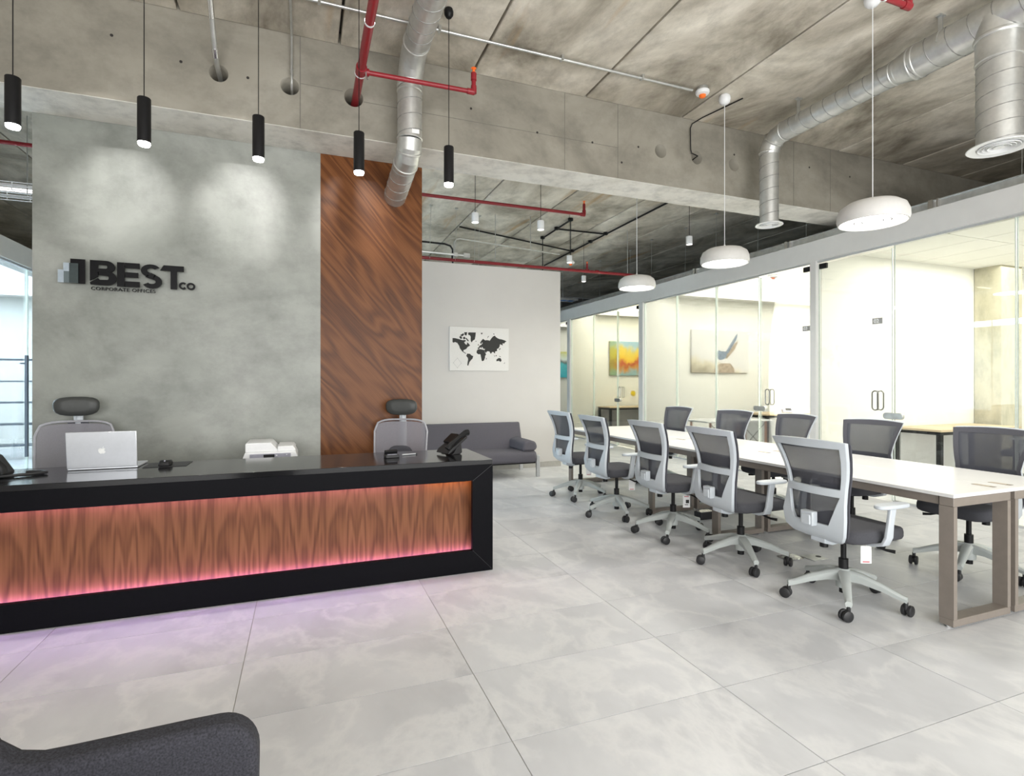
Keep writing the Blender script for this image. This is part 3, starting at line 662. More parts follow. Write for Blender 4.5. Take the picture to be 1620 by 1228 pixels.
def make_chair(name, label, frame='chair_grey', net='net', tagm=True):
    t = thing(name, label, 'chair')
    base = obj('base', MB().lathe([(0.028,0.085),(0.042,0.09),(0.045,0.16),(0.036,0.20),(0.03,0.205)],20), 'base_grey', t)
    for k in range(5):
        a = 2*PI*k/5
        ca, sa = math.cos(a), math.sin(a)
        prof = [(0.03,0.135,0.200,0.034),(0.10,0.135,0.190,0.030),(0.20,0.115,0.158,0.024),(0.29,0.088,0.122,0.020),(0.325,0.078,0.112,0.019)]
        vs = []; fs = []
        for (r,zl,zh,hw) in prof:
            for (s,z,kk) in ((-1,zl,0.7),(1,zl,0.7),(1,zh-0.012,1),(0.55,zh,1),(-0.55,zh,1),(-1,zh-0.012,1)):
                y = s*hw*kk; vs.append((r*ca-y*sa, r*sa+y*ca, z))
        n = 6
        for i in range(len(prof)-1):
            for j in range(n): fs.append((i*n+j,(i+1)*n+j,(i+1)*n+(j+1)%n,i*n+(j+1)%n))
        fs += [tuple(range(n)), tuple(reversed(range((len(prof)-1)*n,len(prof)*n)))]
        obj('base_arm', MB().add(vs,fs), 'base_grey', base, smooth=50)
        b2 = a+random.uniform(-2,2); wx, wy = 0.318*ca+0.018*math.cos(b2), 0.318*sa+0.018*math.sin(b2)
        px, py = -math.sin(b2), math.cos(b2)
        c = MB()
        for s in (-1,1):
            c.tube([(wx+px*s*0.007,wy+py*s*0.007,0.032),(wx+px*s*0.009,wy+py*s*0.009,0.032),(wx+px*s*0.023,wy+py*s*0.023,0.032),(wx+px*s*0.027,wy+py*s*0.027,0.032)],[0.029,0.032,0.032,0.026],16)
        c.cyl((wx-px*0.007,wy-py*0.007,0.032),(wx+px*0.007,wy+py*0.007,0.032),0.02,n=12)
        c.cyl((0.318*ca,0.318*sa,0.04),(0.318*ca,0.318*sa,0.082),0.011,n=10)
        obj('caster', c, 'black_rubber', base)
    obj('gas_column', MB().lathe([(0.024,0.055),(0.024,0.20),(0.027,0.202),(0.027,0.265),(0.016,0.267),(0.016,0.40)],18), 'black', t)
    mech = obj('mechanism', MB().box((0.0,0,0.405),(0.22,0.13,0.035)).box((-0.12,0,0.395),(0.14,0.07,0.03)), 'black', t, bevel=0.006)
    obj('lever', MB().tube([(0.03,-0.06,0.395),(0.05,-0.16,0.385),(0.075,-0.21,0.368),(0.10,-0.25,0.365)],[0.006,0.006,0.008,0.011],8), 'black', mech)
    obj('tilt_knob', MB().cyl((-0.105,0.05,0.335),(-0.105,0.05,0.40),0.024,n=16), 'black', mech)
    # seat cushion
    def seat(u, v):
        pass
    sp = []
    n = 40; 
    def sup(a, rx, ry, e=4.0):
        c, s = math.cos(a), math.sin(a)
        r = (abs(c)**e+abs(s)**e)**(-1/e); return rx*r*c, ry*r*s
    vs = []; fs = []
    lay = [(0.90,0.420),(0.975,0.428),(1.0,0.445),(1.0,0.470),(0.985,0.490),(0.95,0.498),(0.80,0.502),(0.4,0.499)]
    for (k,z) in lay:
        for i in range(n):
            x, y = sup(2*PI*i/n, 0.235*k, 0.242*k, 6.0)
            dz = -0.018*max(0,(x-0.14)/0.1)**2 if x > 0.14 else 0
            vs.append((x+0.015,y,z+dz))
    for j in range(len(lay)-1):
        for i in range(n): fs.append((j*n+i,j*n+(i+1)%n,(j+1)*n+(i+1)%n,(j+1)*n+i))
    fs += [tuple(reversed(range(n))), tuple(range((len(lay)-1)*n,len(lay)*n))]
    obj('seat', MB().add(vs,fs), 'charcoal_fabric', t, smooth=60)
    # back: light plastic frame behind, mesh stretched over its front
    def keep(i, j):
        z = (ZS[j]+ZS[j+1])/2
        if i < 2 or i > 9: return True
        if z > 0.975 or 0.69 < z < 0.735 or z < 0.52: return True
        return False
    bf = obj('back_frame', lattice(ZS, cols_frame, keep, -0.003, 0.024), frame, t, bevel=0.004, smooth=50)
    obj('lumbar_block', MB().box((prof_x(0.55)-0.03,0,0.545),(0.045,0.085,0.085)).box((prof_x(0.55)-0.055,0,0.54),(0.012,0.062,0.062)), frame, bf, bevel=0.006, seg=2)
    obj('back_bracket', MB().prism([(-0.22,0.43),(-0.06,0.40),(-0.06,0.385),(-0.15,0.375),(-0.22,0.392)],'y',-0.05,0.05), frame, bf, bevel=0.006)
    zs = [0.50+k*(1.0-0.50)/12 for k in range(13)]
    ip = lambda z: [-0.86+1.72*k/10 for k in range(11)]
    mp = MB(); mp.grid(lambda a, b: back_pt(-0.87+1.74*a, 0.505+0.47*b, 0.006), 10, 14)
    obj('mesh_panel', mp, net, t, smooth=60)
    full = [0.455,0.48,0.505,0.56,0.62,0.68,0.735,0.80,0.86,0.92,0.975,1.008]
    cf = lambda z: [-1.0,-0.87]+[-0.87+1.74*k/8 for k in range(1,8)]+[0.87,1.0]
    obj('mesh_border', lattice(full, cf, lambda i, j: i == 0 or i == 9 or j >= 10 or j <= 1, 0.008, 0.007), 'net_edge', t, smooth=60)
    # arms
    for s in (-1, 1):
        ar = MB()
        path = [(0.0,0.13,0.405),(0.0,0.20,0.405),(-0.005,0.262,0.425),(-0.01,0.285,0.47),(-0.005,0.290,0.55),(0.01,0.292,0.64)]
        ws = [0.05,0.055,0.06,0.055,0.045,0.05]
        vs = []; fs = []
        for k,((x,y,z),w2) in enumerate(zip(path,ws)):
            p = Vector(path[max(0,k-1)]); q2 = Vector(path[min(len(path)-1,k+1)]); d = (q2-p).normalized()
            nrm = Vector((0,-d.z,d.y)).normalized()*0.011
            for (dx,sn) in ((-w2/2,-1),(w2/2,-1),(w2/2,1),(-w2/2,1)):
                vs.append((x+dx, s*(y+sn*nrm.y), z+sn*nrm.z))
        for k in range(len(path)-1):
            for j in range(4): fs.append((k*4+j,k*4+(j+1)%4,(k+1)*4+(j+1)%4,(k+1)*4+j))
        fs += [(0,1,2,3),tuple(reversed(range((len(path)-1)*4,len(path)*4)))]
        am = obj('armrest', MB().add(vs,fs), frame, t, bevel=0.006, seg=2, smooth=60)
        pd = MB(); poly = []
        for k in range(24):
            x, y = sup(2*PI*k/24, 0.125, 0.042, 3.0); poly.append((x+0.01, s*0.29+y))
        obj('arm_pad', pd.prism(poly,'z',0.640,0.662), frame, am, bevel=0.007, seg=2)
    return t
proto = make_chair('office_chair', 'nearest grey mesh office chair of the left row, its back towards the viewer')
GL = 'mesh office chairs at the long white table'
proto['group'] = GL
left = [(3.125,2.395,0,6,None),(3.09,3.205,-2,30,'second nearest grey mesh office chair on the left side of the white table'),
        (3.07,3.985,0,8,'third and middle grey mesh office chair on the left side of the white table'),
        (2.995,4.80,0,40,'fourth grey mesh office chair from the viewer, left side of the table'),
        (3.06,5.70,3,12,'farthest grey mesh office chair on the left side of the table, nearest the sofa')]
for k, (x, y, a, ba, lab) in enumerate(left):
    o = proto if k == 0 else dup(proto, lab, (x,y,0))
    o.location = (x,y,0); o.rotation_euler = (0,0,math.radians(a)); child(o,'base').rotation_euler = (0,0,math.radians(ba))
right = [(4.46,2.45,180,20,'nearest grey mesh office chair on the glass side, cut by the picture edge'),
         (4.46,3.34,184,2,'second grey mesh office chair on the glass side, in front of the door numbered 02'),
         (4.53,4.25,174,33,'middle grey mesh office chair on the glass side, in front of the desk phone office'),
         (4.50,5.04,184,15,'fourth grey mesh office chair on the glass side, below the bird picture'),
         (4.46,6.03,182,50,'farthest grey mesh office chair on the glass side of the white table')]
for (x, y, a, ba, lab) in right:
    o = dup(proto, lab, (x,y,0), math.radians(a)); child(o,'base').rotation_euler = (0,0,math.radians(ba))
# chairs inside the offices
o = dup(proto, 'pale framed office chair inside the nearest glass office beside the concrete column', (8.55,4.02,0), math.radians(100)); o['group'] = 'office chairs behind the glass'
o = dup(proto, 'pale framed office chair at the desk under the yellow abstract painting', (7.95,10.95,0), math.radians(80)); o['group'] = 'office chairs behind the glass'

# hanging tags
def hang_tag(x, y, z, rz, label, pic):
    t = thing('hang_tag', label, 'tag', (x,y,z), rz, 'card tags on the chairs')
    obj('card', MB().box((0,0,-0.055),(0.062,0.0012,0.105)), 'tag', t)
    obj('string', MB().tube([(0,0,-0.004),(0.004,0,0.02),(0,0,0.035)],0.001,5), 'white_plastic', t)
    if pic: obj('print', MB().box((0.008,-0.0011,-0.055),(0.028,0.0006,0.03)).box((0.0,-0.0011,-0.083),(0.03,0.0006,0.006)), 'ink', t)
    obj('stripe', MB().box((0,-0.0011,-0.098 if not pic else -0.012),(0.04,0.0006,0.006)), 'tag_red', t)
    return t
hang_tag(3.155,2.272,0.375,math.radians(-25),'white card tag hanging under the nearest chair at the table',False)
hang_tag(3.10,3.842,0.375,math.radians(-20),'white card tag with dark picture under the middle left chair',True)
hang_tag(3.085,4.66,0.375,math.radians(-20),'white card tag hanging under the fourth left chair',False)
hang_tag(3.10,5.575,0.375,math.radians(-20),'white card tag hanging under the farthest left chair',False)

# ------------------------------------------------------------------ long table
TX0, TX1, TY0, TY1 = 3.314, 4.40, 1.89, 6.53
tb = thing('bench_table', 'long white topped double workbench table on taupe loop legs', 'table', ((TX0+TX1)/2,TY0,0))
hw = (TX1-TX0)/2; L = TY1-TY0
seams = [0, 1.855, 2.785, L]
for (a, b) in zip(seams, seams[1:]):
    for (xa, xb) in ((-hw,-0.001),(0.001,hw)):
        obj('tabletop', MB().span(xa,xb,a+0.001,b-0.001,0.722,0.742), 'white_top', tb, bevel=0.002, seg=1, smooth=0)
def legframe(y, s):
    x0, x1 = (-hw+0.004, -0.022) if s < 0 else (0.022, hw-0.004)
    w, dp = 0.030, 0.075
    f = obj('leg_frame', MB().span(x0,x1,y,y+dp,0.672,0.722), 'taupe', tb, bevel=0.003, seg=1, smooth=0)
    obj('foot_bar', MB().span(x0,x1,y,y+dp,0.012,0.052), 'taupe', f, bevel=0.003, seg=1, smooth=0)
    obj('leg', MB().span(x0,x0+w,y,y+dp,0.052,0.672), 'taupe', f, smooth=0)
    obj('leg', MB().span(x1-w,x1,y,y+dp,0.052,0.672), 'taupe', f, smooth=0)
    for xx in (x0+0.02, x1-0.02): obj('levelling_foot', MB().cyl((xx,y+dp/2,0),(xx,y+dp/2,0.012),0.012,n=10), 'chrome', f)
for y in (0.004, 1.81, 2.745, L-0.09):
    for s in (-1, 1): legframe(y, s)
for s in (-1, 1):
    for xx in (s*(hw-0.035), s*0.05):
        obj('rail', MB().span(xx-0.015,xx+0.015,0.089,L-0.09,0.672,0.722), 'taupe', tb, smooth=0)
for y in (0.11, 1.755, 2.885):
    for dx in (-0.075, 0.088):
        g = obj('socket_cover', MB().box((dx,y,0.7425),(0.04,0.11,0.002)), 'table_edge', tb, bevel=0.0005, seg=1)
        obj('socket_slot', MB().box((dx,y-0.045,0.7437),(0.012,0.025,0.0006)), 'black', g)
fb = thing('floor_outlet', 'steel floor outlet box under the near end of the table', 'outlet', (3.68,3.06,0.0))
obj('cover', MB().box((0,0,0.003),(0.15,0.13,0.006)), 'steel', fb, bevel=0.002, seg=1)
obj('flap', MB().box((-0.17,0.07,0.004),(0.16,0.12,0.004)), 'chrome', fb, bevel=0.002, seg=1)
obj('latch', MB().cyl((0.04,0,0.006),(0.04,0,0.008),0.02,n=14), 'black', fb)
fb = thing('cable_box', 'black cable box with pale top on the floor beneath the table middle', 'cable box', (3.72,4.34,0.0))
obj('box', MB().box((0,0,0.035),(0.17,0.10,0.07)), 'black_rubber', fb, bevel=0.004)
obj('lid', MB().box((0,0,0.073),(0.15,0.08,0.006)), 'chrome', fb, bevel=0.001, seg=1)

# ------------------------------------------------------------------ pendant lamps over the table
def dome(x, y, zr, label):
    t = thing('dome_pendant', label, 'pendant lamp', (x,y,zr), 0, 'white dome pendants over the table')
    obj('shade', MB().lathe([(0.205,0.012),(0.212,0.0),(0.220,0.002),(0.228,0.03),(0.226,0.07),(0.208,0.115),(0.165,0.145),(0.10,0.160),(0.02,0.165),(0.012,0.166)],48,cap=False), 'shade_white', t, smooth=60)
    obj('diffuser', MB().lathe([(0.001,0.016),(0.208,0.014),(0.208,0.022)],48,cap=False), 'lamp', t)
    obj('lens_dots', MB().lathe([(0.06,0.0135),(0.062,0.012),(0.07,0.012),(0.072,0.0135)],32,cap=False).lathe([(0.11,0.0132),(0.112,0.012),(0.12,0.012),(0.122,0.0132)],32,cap=False), 'shade_white', t)
    obj('cord_grip', MB().cyl((0,0,0.165),(0,0,0.19),0.012,0.008,n=12), 'white_plastic', t)
    obj('cord', MB().cyl((0,0,0.19),(0,0,H-zr-0.05),0.0032,n=6), 'white_plastic', t)
    obj('canopy', MB().lathe([(0.004,-0.095),(0.03,-0.09),(0.05,-0.07),(0.057,-0.04),(0.052,-0.012),(0.04,0.0)],24,(0,0,H-zr-0.001)), 'white_plastic', t)
for (y, z, lab) in ((2.73,2.515,'nearest and largest looking white dome pendant over the table'),(4.215,2.52,'middle white dome pendant hanging in front of the beam'),(5.72,2.52,'farthest white dome pendant beyond the concrete beam')):
    dome(3.86, y, z, lab)
    l = D.lights.new('dome_glow','AREA'); l.shape = 'DISK'; l.size = 0.4; l.energy = 20; l.color = (1,0.97,0.9); o = D.objects.new('dome_glow',l); o.location = (3.86,y,z-0.004); COL.objects.link(o)

# black tube pendants over the desk
tub_l = ['black tube pendant at the left picture edge','black tube pendant left of the first wall light scallop, second in the row','middle black tube pendant in front of the second light scallop','black tube pendant in front of the walnut panel','black tube pendant with its ceiling ball visible, right of the silver duct']
for x, lab in zip((-1.591,-0.94,-0.289,0.362,1.019), tub_l):
    t = thing('tube_pendant', lab, 'pendant lamp', (x,3.99,2.84), 0, 'black tube pendants over the reception desk')
    obj('housing', MB().lathe([(0.034,0.022),(0.036,0.02),(0.0375,0.022),(0.0375,0.296),(0.035,0.30),(0.004,0.301)],24), 'black', t)
    obj('lens', MB().lathe([(0.001,0.0),(0.031,0.002),(0.0345,0.012),(0.0345,0.022),(0.001,0.023)],24), 'lamp_spot', t)
    obj('cable', MB().cyl((0,0,0.30),(0,0,H-2.84-0.05),0.003,n=6), 'black', t)
    obj('canopy', MB().lathe([(0.003,-0.07),(0.02,-0.066),(0.034,-0.045),(0.036,-0.02),(0.03,0.0)],20,(0,0,H-2.84-0.001)), 'black', t)
    spot('tube_beam', (x,3.99,2.83), (x,3.99,0), 22, 70, 0.6, (1,0.98,0.93))
# small white cylinder pendants behind the beam
for (x, y, lab) in ((2.0,6.5,'small white cylinder pendant nearest the walnut panel, beyond the beam'),(2.9,6.5,'small white cylinder pendant under the far red pipe, beyond the beam'),(4.15,8.12,'small white cylinder pendant above the right end of the white wall'),(5.2,9.55,'lowest looking small white cylinder pendant past the white wall'),(5.23,6.42,'small white cylinder pendant between two dome pendants')):
    t = thing('cylinder_pendant', lab, 'pendant lamp', (x,y,3.36), 0, 'small white cylinder pendants beyond the beam')
    obj('housing', MB().lathe([(0.040,0.012),(0.044,0.0),(0.046,0.002),(0.046,0.115),(0.043,0.12),(0.003,0.121)],20), 'white_plastic', t)
    obj('lens', MB().lathe([(0.001,0.008),(0.040,0.008),(0.040,0.012)],20), 'lamp_small', t)
    obj('cable', MB().cyl((0,0,0.12),(0,0,H-3.36),0.003,n=6), 'black', t)
    spot('cylinder_beam', (x,y,3.355), (x,y,0), 14, 90, 0.7, (1,0.98,0.93))

# ------------------------------------------------------------------ ducts
def spiral(p0, p1, r, pitch, rr=0.004, n=14):
    p0, p1 = Vector(p0), Vector(p1); d = p1-p0; L_ = d.length; d.normalize()
    a = Vector((0,0,1)) if abs(d.z) < 0.9 else Vector((1,0,0)); u = d.cross(a).normalized(); w = d.cross(u)
    k = max(2,int(L_/pitch*n)); return [p0+d*(L_*i/k)+(u*math.cos(2*PI*(L_*i/k)/pitch)+w*math.sin(2*PI*(L_*i/k)/pitch))*(r+0.0005) for i in range(k+1)]
def straight(parent, p0, p1, r, pitch=0.13, name='duct_pipe'):
    o = obj(name, MB().tube([p0,p1],r,40), 'duct', parent)
    obj('spiral_seam', MB().tube(spiral(p0,p1,r,pitch),0.0042,6), 'seam', o)
    return o
def ring(parent, c, axis, r, name='collar', w=0.02):
    c = Vector(c); a = Vector(axis).normalized()
    return obj(name, MB().tube([c-a*w/2,c-a*w/4,c+a*w/4,c+a*w/2],[r+0.001,r+0.006,r+0.006,r+0.001],40), 'duct', parent)
def elbow(parent, pts, r, name='elbow'):
    o = obj(name, MB().tube(pts,r,40,caps=False), 'duct', parent, smooth=20)
    return o
RA = 0.102
da = thing('spiral_duct', 'galvanised spiral duct dropping past the beam into the walnut wall', 'duct', (0.825,4.55,0))
straight(da, (0,-7.5,4.038), (0,-0.30,4.038), RA)
elbow(da, [(0,-0.30,4.038),(0,-0.19,4.025),(0,-0.10,3.985),(0,-0.03,3.915),(0,0,3.84)], RA)
ring(da, (0,-0.30,4.038),(0,1,0),RA); ring(da, (0,0,3.84),(0,0,1),RA); ring(da, (0,0,3.80),(0,0,1),RA)
straight(da, (0,0,3.84), (0,0,3.40), RA)
ring(da, (0,0,3.40),(0,0,1),RA)
elbow(da, [(0,0,3.40),(0,0.015,3.33),(-0.004,0.07,3.275),(-0.008,0.15,3.25)], RA)
ring(da, (0,0.032,3.315),(0,0.7,-0.7),RA); ring(da, (-0.008,0.15,3.25),(0,1,-0.3),RA)
straight(da, (-0.008,0.15,3.25), (-0.025,0.66,3.12), RA)
obj('label', MB().box((0.03,-RA-0.001,3.43),(0.06,0.002,0.035)), 'tag', da)
db = thing('spiral_duct', 'galvanised spiral duct with two round diffusers above the white table', 'duct', (4.65,4.42,0))
r1, r2 = 0.098, 0.132; zc = 3.965
straight(db, (0,-0.20,zc), (0,-1.32,zc), r1)
obj('reducer', MB().tube([(0,-1.32,zc),(0,-1.48,zc)],[r1,r2],40), 'duct', db)
ring(db,(0,-1.32,zc),(0,1,0),r1); ring(db,(0,-1.36,zc),(0,1,0),r1+0.004); ring(db,(0,-1.48,zc),(0,1,0),r2); ring(db,(0,-1.52,zc),(0,1,0),r2)
straight(db, (0,-1.48,zc), (0,-7.4,zc), r2, 0.15)
elbow(db, [(0,-0.20,zc),(0,-0.11,zc-0.015),(0,-0.04,zc-0.065),(0,0,zc-0.15)], r1)
ring(db,(0,-0.20,zc),(0,1,0),r1); ring(db,(0,-0.06,zc-0.05),(0,0.7,-0.7),r1); ring(db,(0,0,zc-0.15),(0,0,1),r1)
straight(db, (0,0,zc-0.15), (0,0,3.06), r1-0.004)
yt = 2.365-4.42
straight(db, (0,yt,zc-0.30), (0,yt,3.06), r2-0.002, 0.115)
obj('tee_saddle', MB().tube([(0,yt,zc),(0,yt,zc-0.30)],[r2+0.003,r2+0.003],40), 'duct', db)
ring(db,(0,yt,zc-0.30),(0,0,1),r2)
ring(db,(0,yt,zc-0.135),(0,0,1),r2+0.008,w=0.03)
def diffuser(parent, c, r):
    d = obj('diffuser', MB().lathe([(r*0.72,0.02),(r*0.74,0.008),(r*1.36,0.0),(r*1.42,-0.008),(r*1.38,-0.012),(r*0.98,-0.004),(r*0.95,0.0)],40,c,cap=False), 'white_plastic', parent, smooth=30)
    for k in (0.80,0.60,0.40):
        obj('louvre', MB().lathe([(r*(k-0.03),0.012),(r*(k+0.10),-0.012),(r*(k+0.12),-0.009),(r*(k),0.014)],32,c,cap=False), 'white_plastic', d, smooth=30)
    obj('louvre', MB().lathe([(0.001,-0.012),(r*0.24,-0.010),(r*0.2,0.0),(0.001,0.0)],32,c), 'white_plastic', d, smooth=30)
    obj('throat', MB().lathe([(0.001,0.03),(r*0.9,0.03)],32,c,cap=False), 'black', d)
diffuser(db, (0,0,3.05), r1); diffuser(db, (0,yt,3.05), r2)
for (y, rr) in ((-0.42,r1),(-1.72,r2)):
    obj('hanger_strap', MB().tube([(rr*1.02*math.cos(a)*1.0,y,zc+rr*1.02*math.sin(a)) for a in [PI*k/16*1.0 for k in range(17)]],0.006,6).box((-rr*0.6,y,(H+zc+rr)/2-0.01),(0.012,0.03,H-zc-rr+0.12)).box((-rr*0.6,y,H-0.006),(0.06,0.04,0.012)), 'steel', db)

# ------------------------------------------------------------------ red fire pipes
class Fits:
    def __init__(self, parent): self.p = parent
    def tube(self, pts, r, n): obj('fitting', MB().tube(pts, r, n), 'red', self.p)
def fit(mb, p, a, r): a = Vector(a).normalized(); p = Vector(p); return mb.tube([p-a*0.03,p+a*0.03],r,16)
rp = thing('fire_pipe', 'red fire sprinkler main running into a beam hole left of the duct', 'pipe', (0.405,4.75,3.762))
obj('main_pipe', MB().cyl((0,-7.9,0.0),(0,0.30,0),0.032,n=20), 'red', rp)
obj('branch_pipe', MB().cyl((0.02,-0.45,-0.01),(0.90,-0.45,0.005),0.0185,n=16), 'red', rp)
obj('riser', MB().cyl((0.905,-0.45,0.0),(0.905,-0.45,0.165),0.0185,n=16), 'red', rp)
m = Fits(rp); fit(m,(0.03,-0.45,-0.009),(1,0,0),0.028); fit(m,(0.88,-0.45,0.004),(1,0,0),0.024); fit(m,(0.905,-0.45,0.025),(0,0,1),0.024); fit(m,(0.905,-0.45,0.13),(0,0,1),0.024)
m.tube([(0,-0.50,0),(0,-0.40,0)],0.041,20)
obj('coupling', MB().tube([(0,-0.412,0),(0,-0.40,0)],0.043,20).tube([(0,-1.05,0),(0,-1.035,0)],0.034,20), 'white_plastic', rp)
obj('clamp_bolt', MB().cyl((0.035,-0.47,-0.05),(0.035,-0.47,0.05),0.006,n=8).cyl((0.05,-0.43,-0.05),(0.05,-0.43,0.05),0.006,n=8), 'steel', rp)
def sprinkler(parent, c):
    s = obj('sprinkler_head', MB().lathe([(0.012,0),(0.014,0.012),(0.008,0.02),(0.008,0.035),(0.022,0.037),(0.022,0.04),(0.002,0.041)],14,c), 'orange', parent)
sprinkler(rp, (0.905,-0.45,0.163))
r2p = thing('fire_pipe', 'short red sprinkler branch at the top picture edge above the dome pendant', 'pipe', (3.55,2.305,3.75))
obj('branch_pipe', MB().cyl((-0.75,0,0),(0.03,0,0),0.0185,n=16), 'red', r2p)
obj('riser', MB().cyl((0.035,0,0),(0.035,0,0.20),0.0185,n=16), 'red', r2p)
m = Fits(r2p); fit(m,(0.02,0,0),(1,0,0),0.024); fit(m,(0.035,0,0.03),(0,0,1),0.024);
obj('coupling', MB().tube([(-0.19,0,0),(-0.175,0,0)],0.021,16), 'white_plastic', r2p)
sprinkler(r2p, (0.035,0,0.198))
r3 = thing('fire_pipe', 'red sprinkler branch with orange head beyond the beam', 'pipe', (0,6.75,3.72))
obj('branch_pipe', MB().cyl((-4.0,0,0),(3.68,0,0.0),0.021,n=14), 'red', r3)
obj('riser', MB().cyl((3.68,0,-0.02),(3.68,0,0.15),0.021,n=14), 'red', r3)
m = Fits(r3); fit(m,(3.66,0,0),(1,0,0),0.027); fit(m,(3.68,0,0.03),(0,0,1),0.027);
sprinkler(r3, (3.68,0,0.15))
r4 = thing('fire_pipe', 'far red pipe running just above the top of the white wall', 'pipe', (0,8.6,3.36))
obj('main_pipe', MB().cyl((0.5,0,0),(6.1,0,-0.01),0.026,n=14), 'red', r4)
obj('riser', MB().cyl((4.75,0,-0.03),(4.75,0,0.13),0.018,n=12), 'red', r4)
m = Fits(r4); fit(m,(4.75,0,0),(1,0,0),0.036); fit(m,(4.95,0,0),(1,0,0),0.032);
for x in (1.2, 3.0, 5.6): obj('hanger', MB().cyl((x,0,0.02),(x,0,H-3.36),0.005,n=6), 'steel', r4)
sprinkler(r4, (4.75,0,0.12))
# ------------------------------------------------------------------ conduits
cd = thing('conduit', 'long silver conduit under the front ceiling ending at the smoke detector', 'conduit', (0,4.215,4.158))
obj('tube', MB().cyl((-3.0,0,0),(3.47,0,0),0.0125,n=12), 'steel', cd)
for x in (0.1,1.0,2.08,2.9): obj('strap', MB().box((x,0,0.008),(0.02,0.05,0.038)), 'steel', cd)
sd = thing('smoke_detector', 'white smoke detector with amber cap at the conduit end', 'smoke detector', (3.56,4.18,H))
obj('base', MB().lathe([(0.045,-0.035),(0.05,-0.03),(0.05,0.0)],24), 'steel', sd)
obj('body', MB().lathe([(0.03,-0.075),(0.058,-0.066),(0.066,-0.05),(0.064,-0.036),(0.05,-0.034)],28), 'white_plastic', sd)
obj('cap', MB().lathe([(0.002,-0.102),(0.018,-0.10),(0.03,-0.09),(0.032,-0.075)],24), 'orange', sd)
c1 = thing('conduit', 'wide silver conduit bending down into the first beam hole', 'conduit', (-0.63,4.75,3.78))
obj('tube', MB().tube([(0.005,0.16,-0.02),(0,-0.05,0.02),(0,-0.15,0.07),(0,-0.24,0.16),(-0.0,-0.42,0.36),(0,-0.55,0.385),(0,-3,0.385)],0.0185,14), 'steel', c1)
obj('coupling', MB().tube([(0,-0.165,0.085),(0,-0.115,0.045)],0.0225,14), 'chrome', c1)
obj('coupling', MB().tube([(0,-0.40,0.335),(0,-0.30,0.225)],0.0205,14), 'chrome', c1)
c2 = thing('conduit', 'thin silver conduit dropping into the second beam hole', 'conduit', (-0.098,4.75,3.745))
obj('tube', MB().tube([(0,0.16,-0.01),(0,0.0,0.0),(0,-0.035,0.03),(0,-0.04,0.08),(0,-0.05,0.40),(0,-0.10,0.422),(0,-0.6,0.425)],0.010,12), 'steel', c2)
obj('coupling', MB().tube([(0,-0.04,0.10),(0,-0.041,0.14)],0.0135,12), 'steel', c2)
c3 = thing('cable', 'black cable looping from the ceiling into a right beam hole', 'cable', (3.90,4.735,0))
obj('lead', MB().tube([(0.08,0.1,3.80),(0.06,-0.01,3.80),(-0.02,-0.014,3.815),(-0.035,-0.014,3.85),(-0.04,-0.014,4.08),(-0.02,-0.02,4.13),(0.05,-0.10,4.172),(0.16,-0.55,4.175)],0.006,8), 'black', c3)
c4 = thing('conduit', 'black conduit grid with junction knobs under the far ceiling', 'conduit', (0,0,4.15))
m = MB()
for (a, b) in (((4.28,8.33),(4.31,9.57)),((5.27,6.9),(5.36,11.8)),((4.29,8.9),(5.31,8.88)),((2.6,9.4),(5.33,10.3))): m.cyl((a[0],a[1],0),(b[0],b[1],0),0.016,n=8)
obj('tube', m, 'black', c4)
m = MB()
for (x, y) in ((4.28,8.33),(4.29,8.9),(4.31,9.57),(5.3,8.88),(5.33,10.3),(5.32,9.5)): m.lathe([(0.03,-0.02),(0.045,-0.01),(0.045,0.03)],12,(x,y,0))
obj('junction_box', m, 'black', c4)
m = MB().cyl((4.28,8.33,0),(4.28,8.33,-0.697),0.008,n=6).cyl((4.31,9.57,0),(4.31,9.57,-0.8),0.008,n=6)
obj('dropper', m, 'black', c4)
c5 = thing('conduit', 'silver conduit with bent end resting above the white wall', 'conduit', (0,8.3,3.55))
obj('tube', MB().tube([(2.2,0,-0.24),(2.21,0,0.02),(2.24,0,0.07),(2.30,0,0.085),(4.2,0.3,0.06)],0.012,10).cyl((1.3,-0.1,-0.19),(2.4,-0.1,-0.2),0.018,n=10), 'steel', c5)
obj('hanger', MB().cyl((1.6,-0.1,-0.19),(1.6,-0.1,H-3.55),0.006,n=6).cyl((3.6,0.2,0.07),(3.6,0.2,H-3.55),0.006,n=6), 'steel', c5)
obj('clamp', MB().box((2.38,-0.1,-0.2),(0.10,0.06,0.07)).box((2.2,-0.1,-0.2),(0.06,0.05,0.06)), 'steel', c5, bevel=0.004)
c6 = thing('conduit', 'black conduit bend beside the walnut panel above the white wall', 'conduit', (0,8.9,3.65))
obj('tube', MB().tube([(1.2,0,0.05),(2.2,0,0.035),(2.3,0,0.01),(2.34,0,-0.05),(2.34,0,-0.5)],0.016,10), 'black', c6)
obj('hanger', MB().cyl((1.7,0,0.04),(1.7,0,H-3.65),0.006,n=6), 'steel', c6)
obj('coupling', MB().cyl((2.34,0,-0.2),(2.34,0,-0.15),0.022,n=10), 'black', c6)
fd = thing('smoke_detector', 'far smoke detector under the black conduit above the white wall', 'smoke detector', (4.28,8.33,3.42))
obj('body', MB().lathe([(0.03,-0.03),(0.06,-0.02),(0.07,0.0),(0.05,0.03),(0.01,0.03)],20), 'white_plastic', fd)
obj('cap', MB().lathe([(0.002,-0.055),(0.02,-0.05),(0.03,-0.03)],16), 'orange', fd)
od = thing('smoke_detector', 'smoke detector on the tiled ceiling of the middle glass office', 'smoke detector', (6.98,6.57,CO-0.005))
obj('body', MB().lathe([(0.03,-0.04),(0.06,-0.03),(0.07,-0.01),(0.06,0.0)],20), 'white_plastic', od)
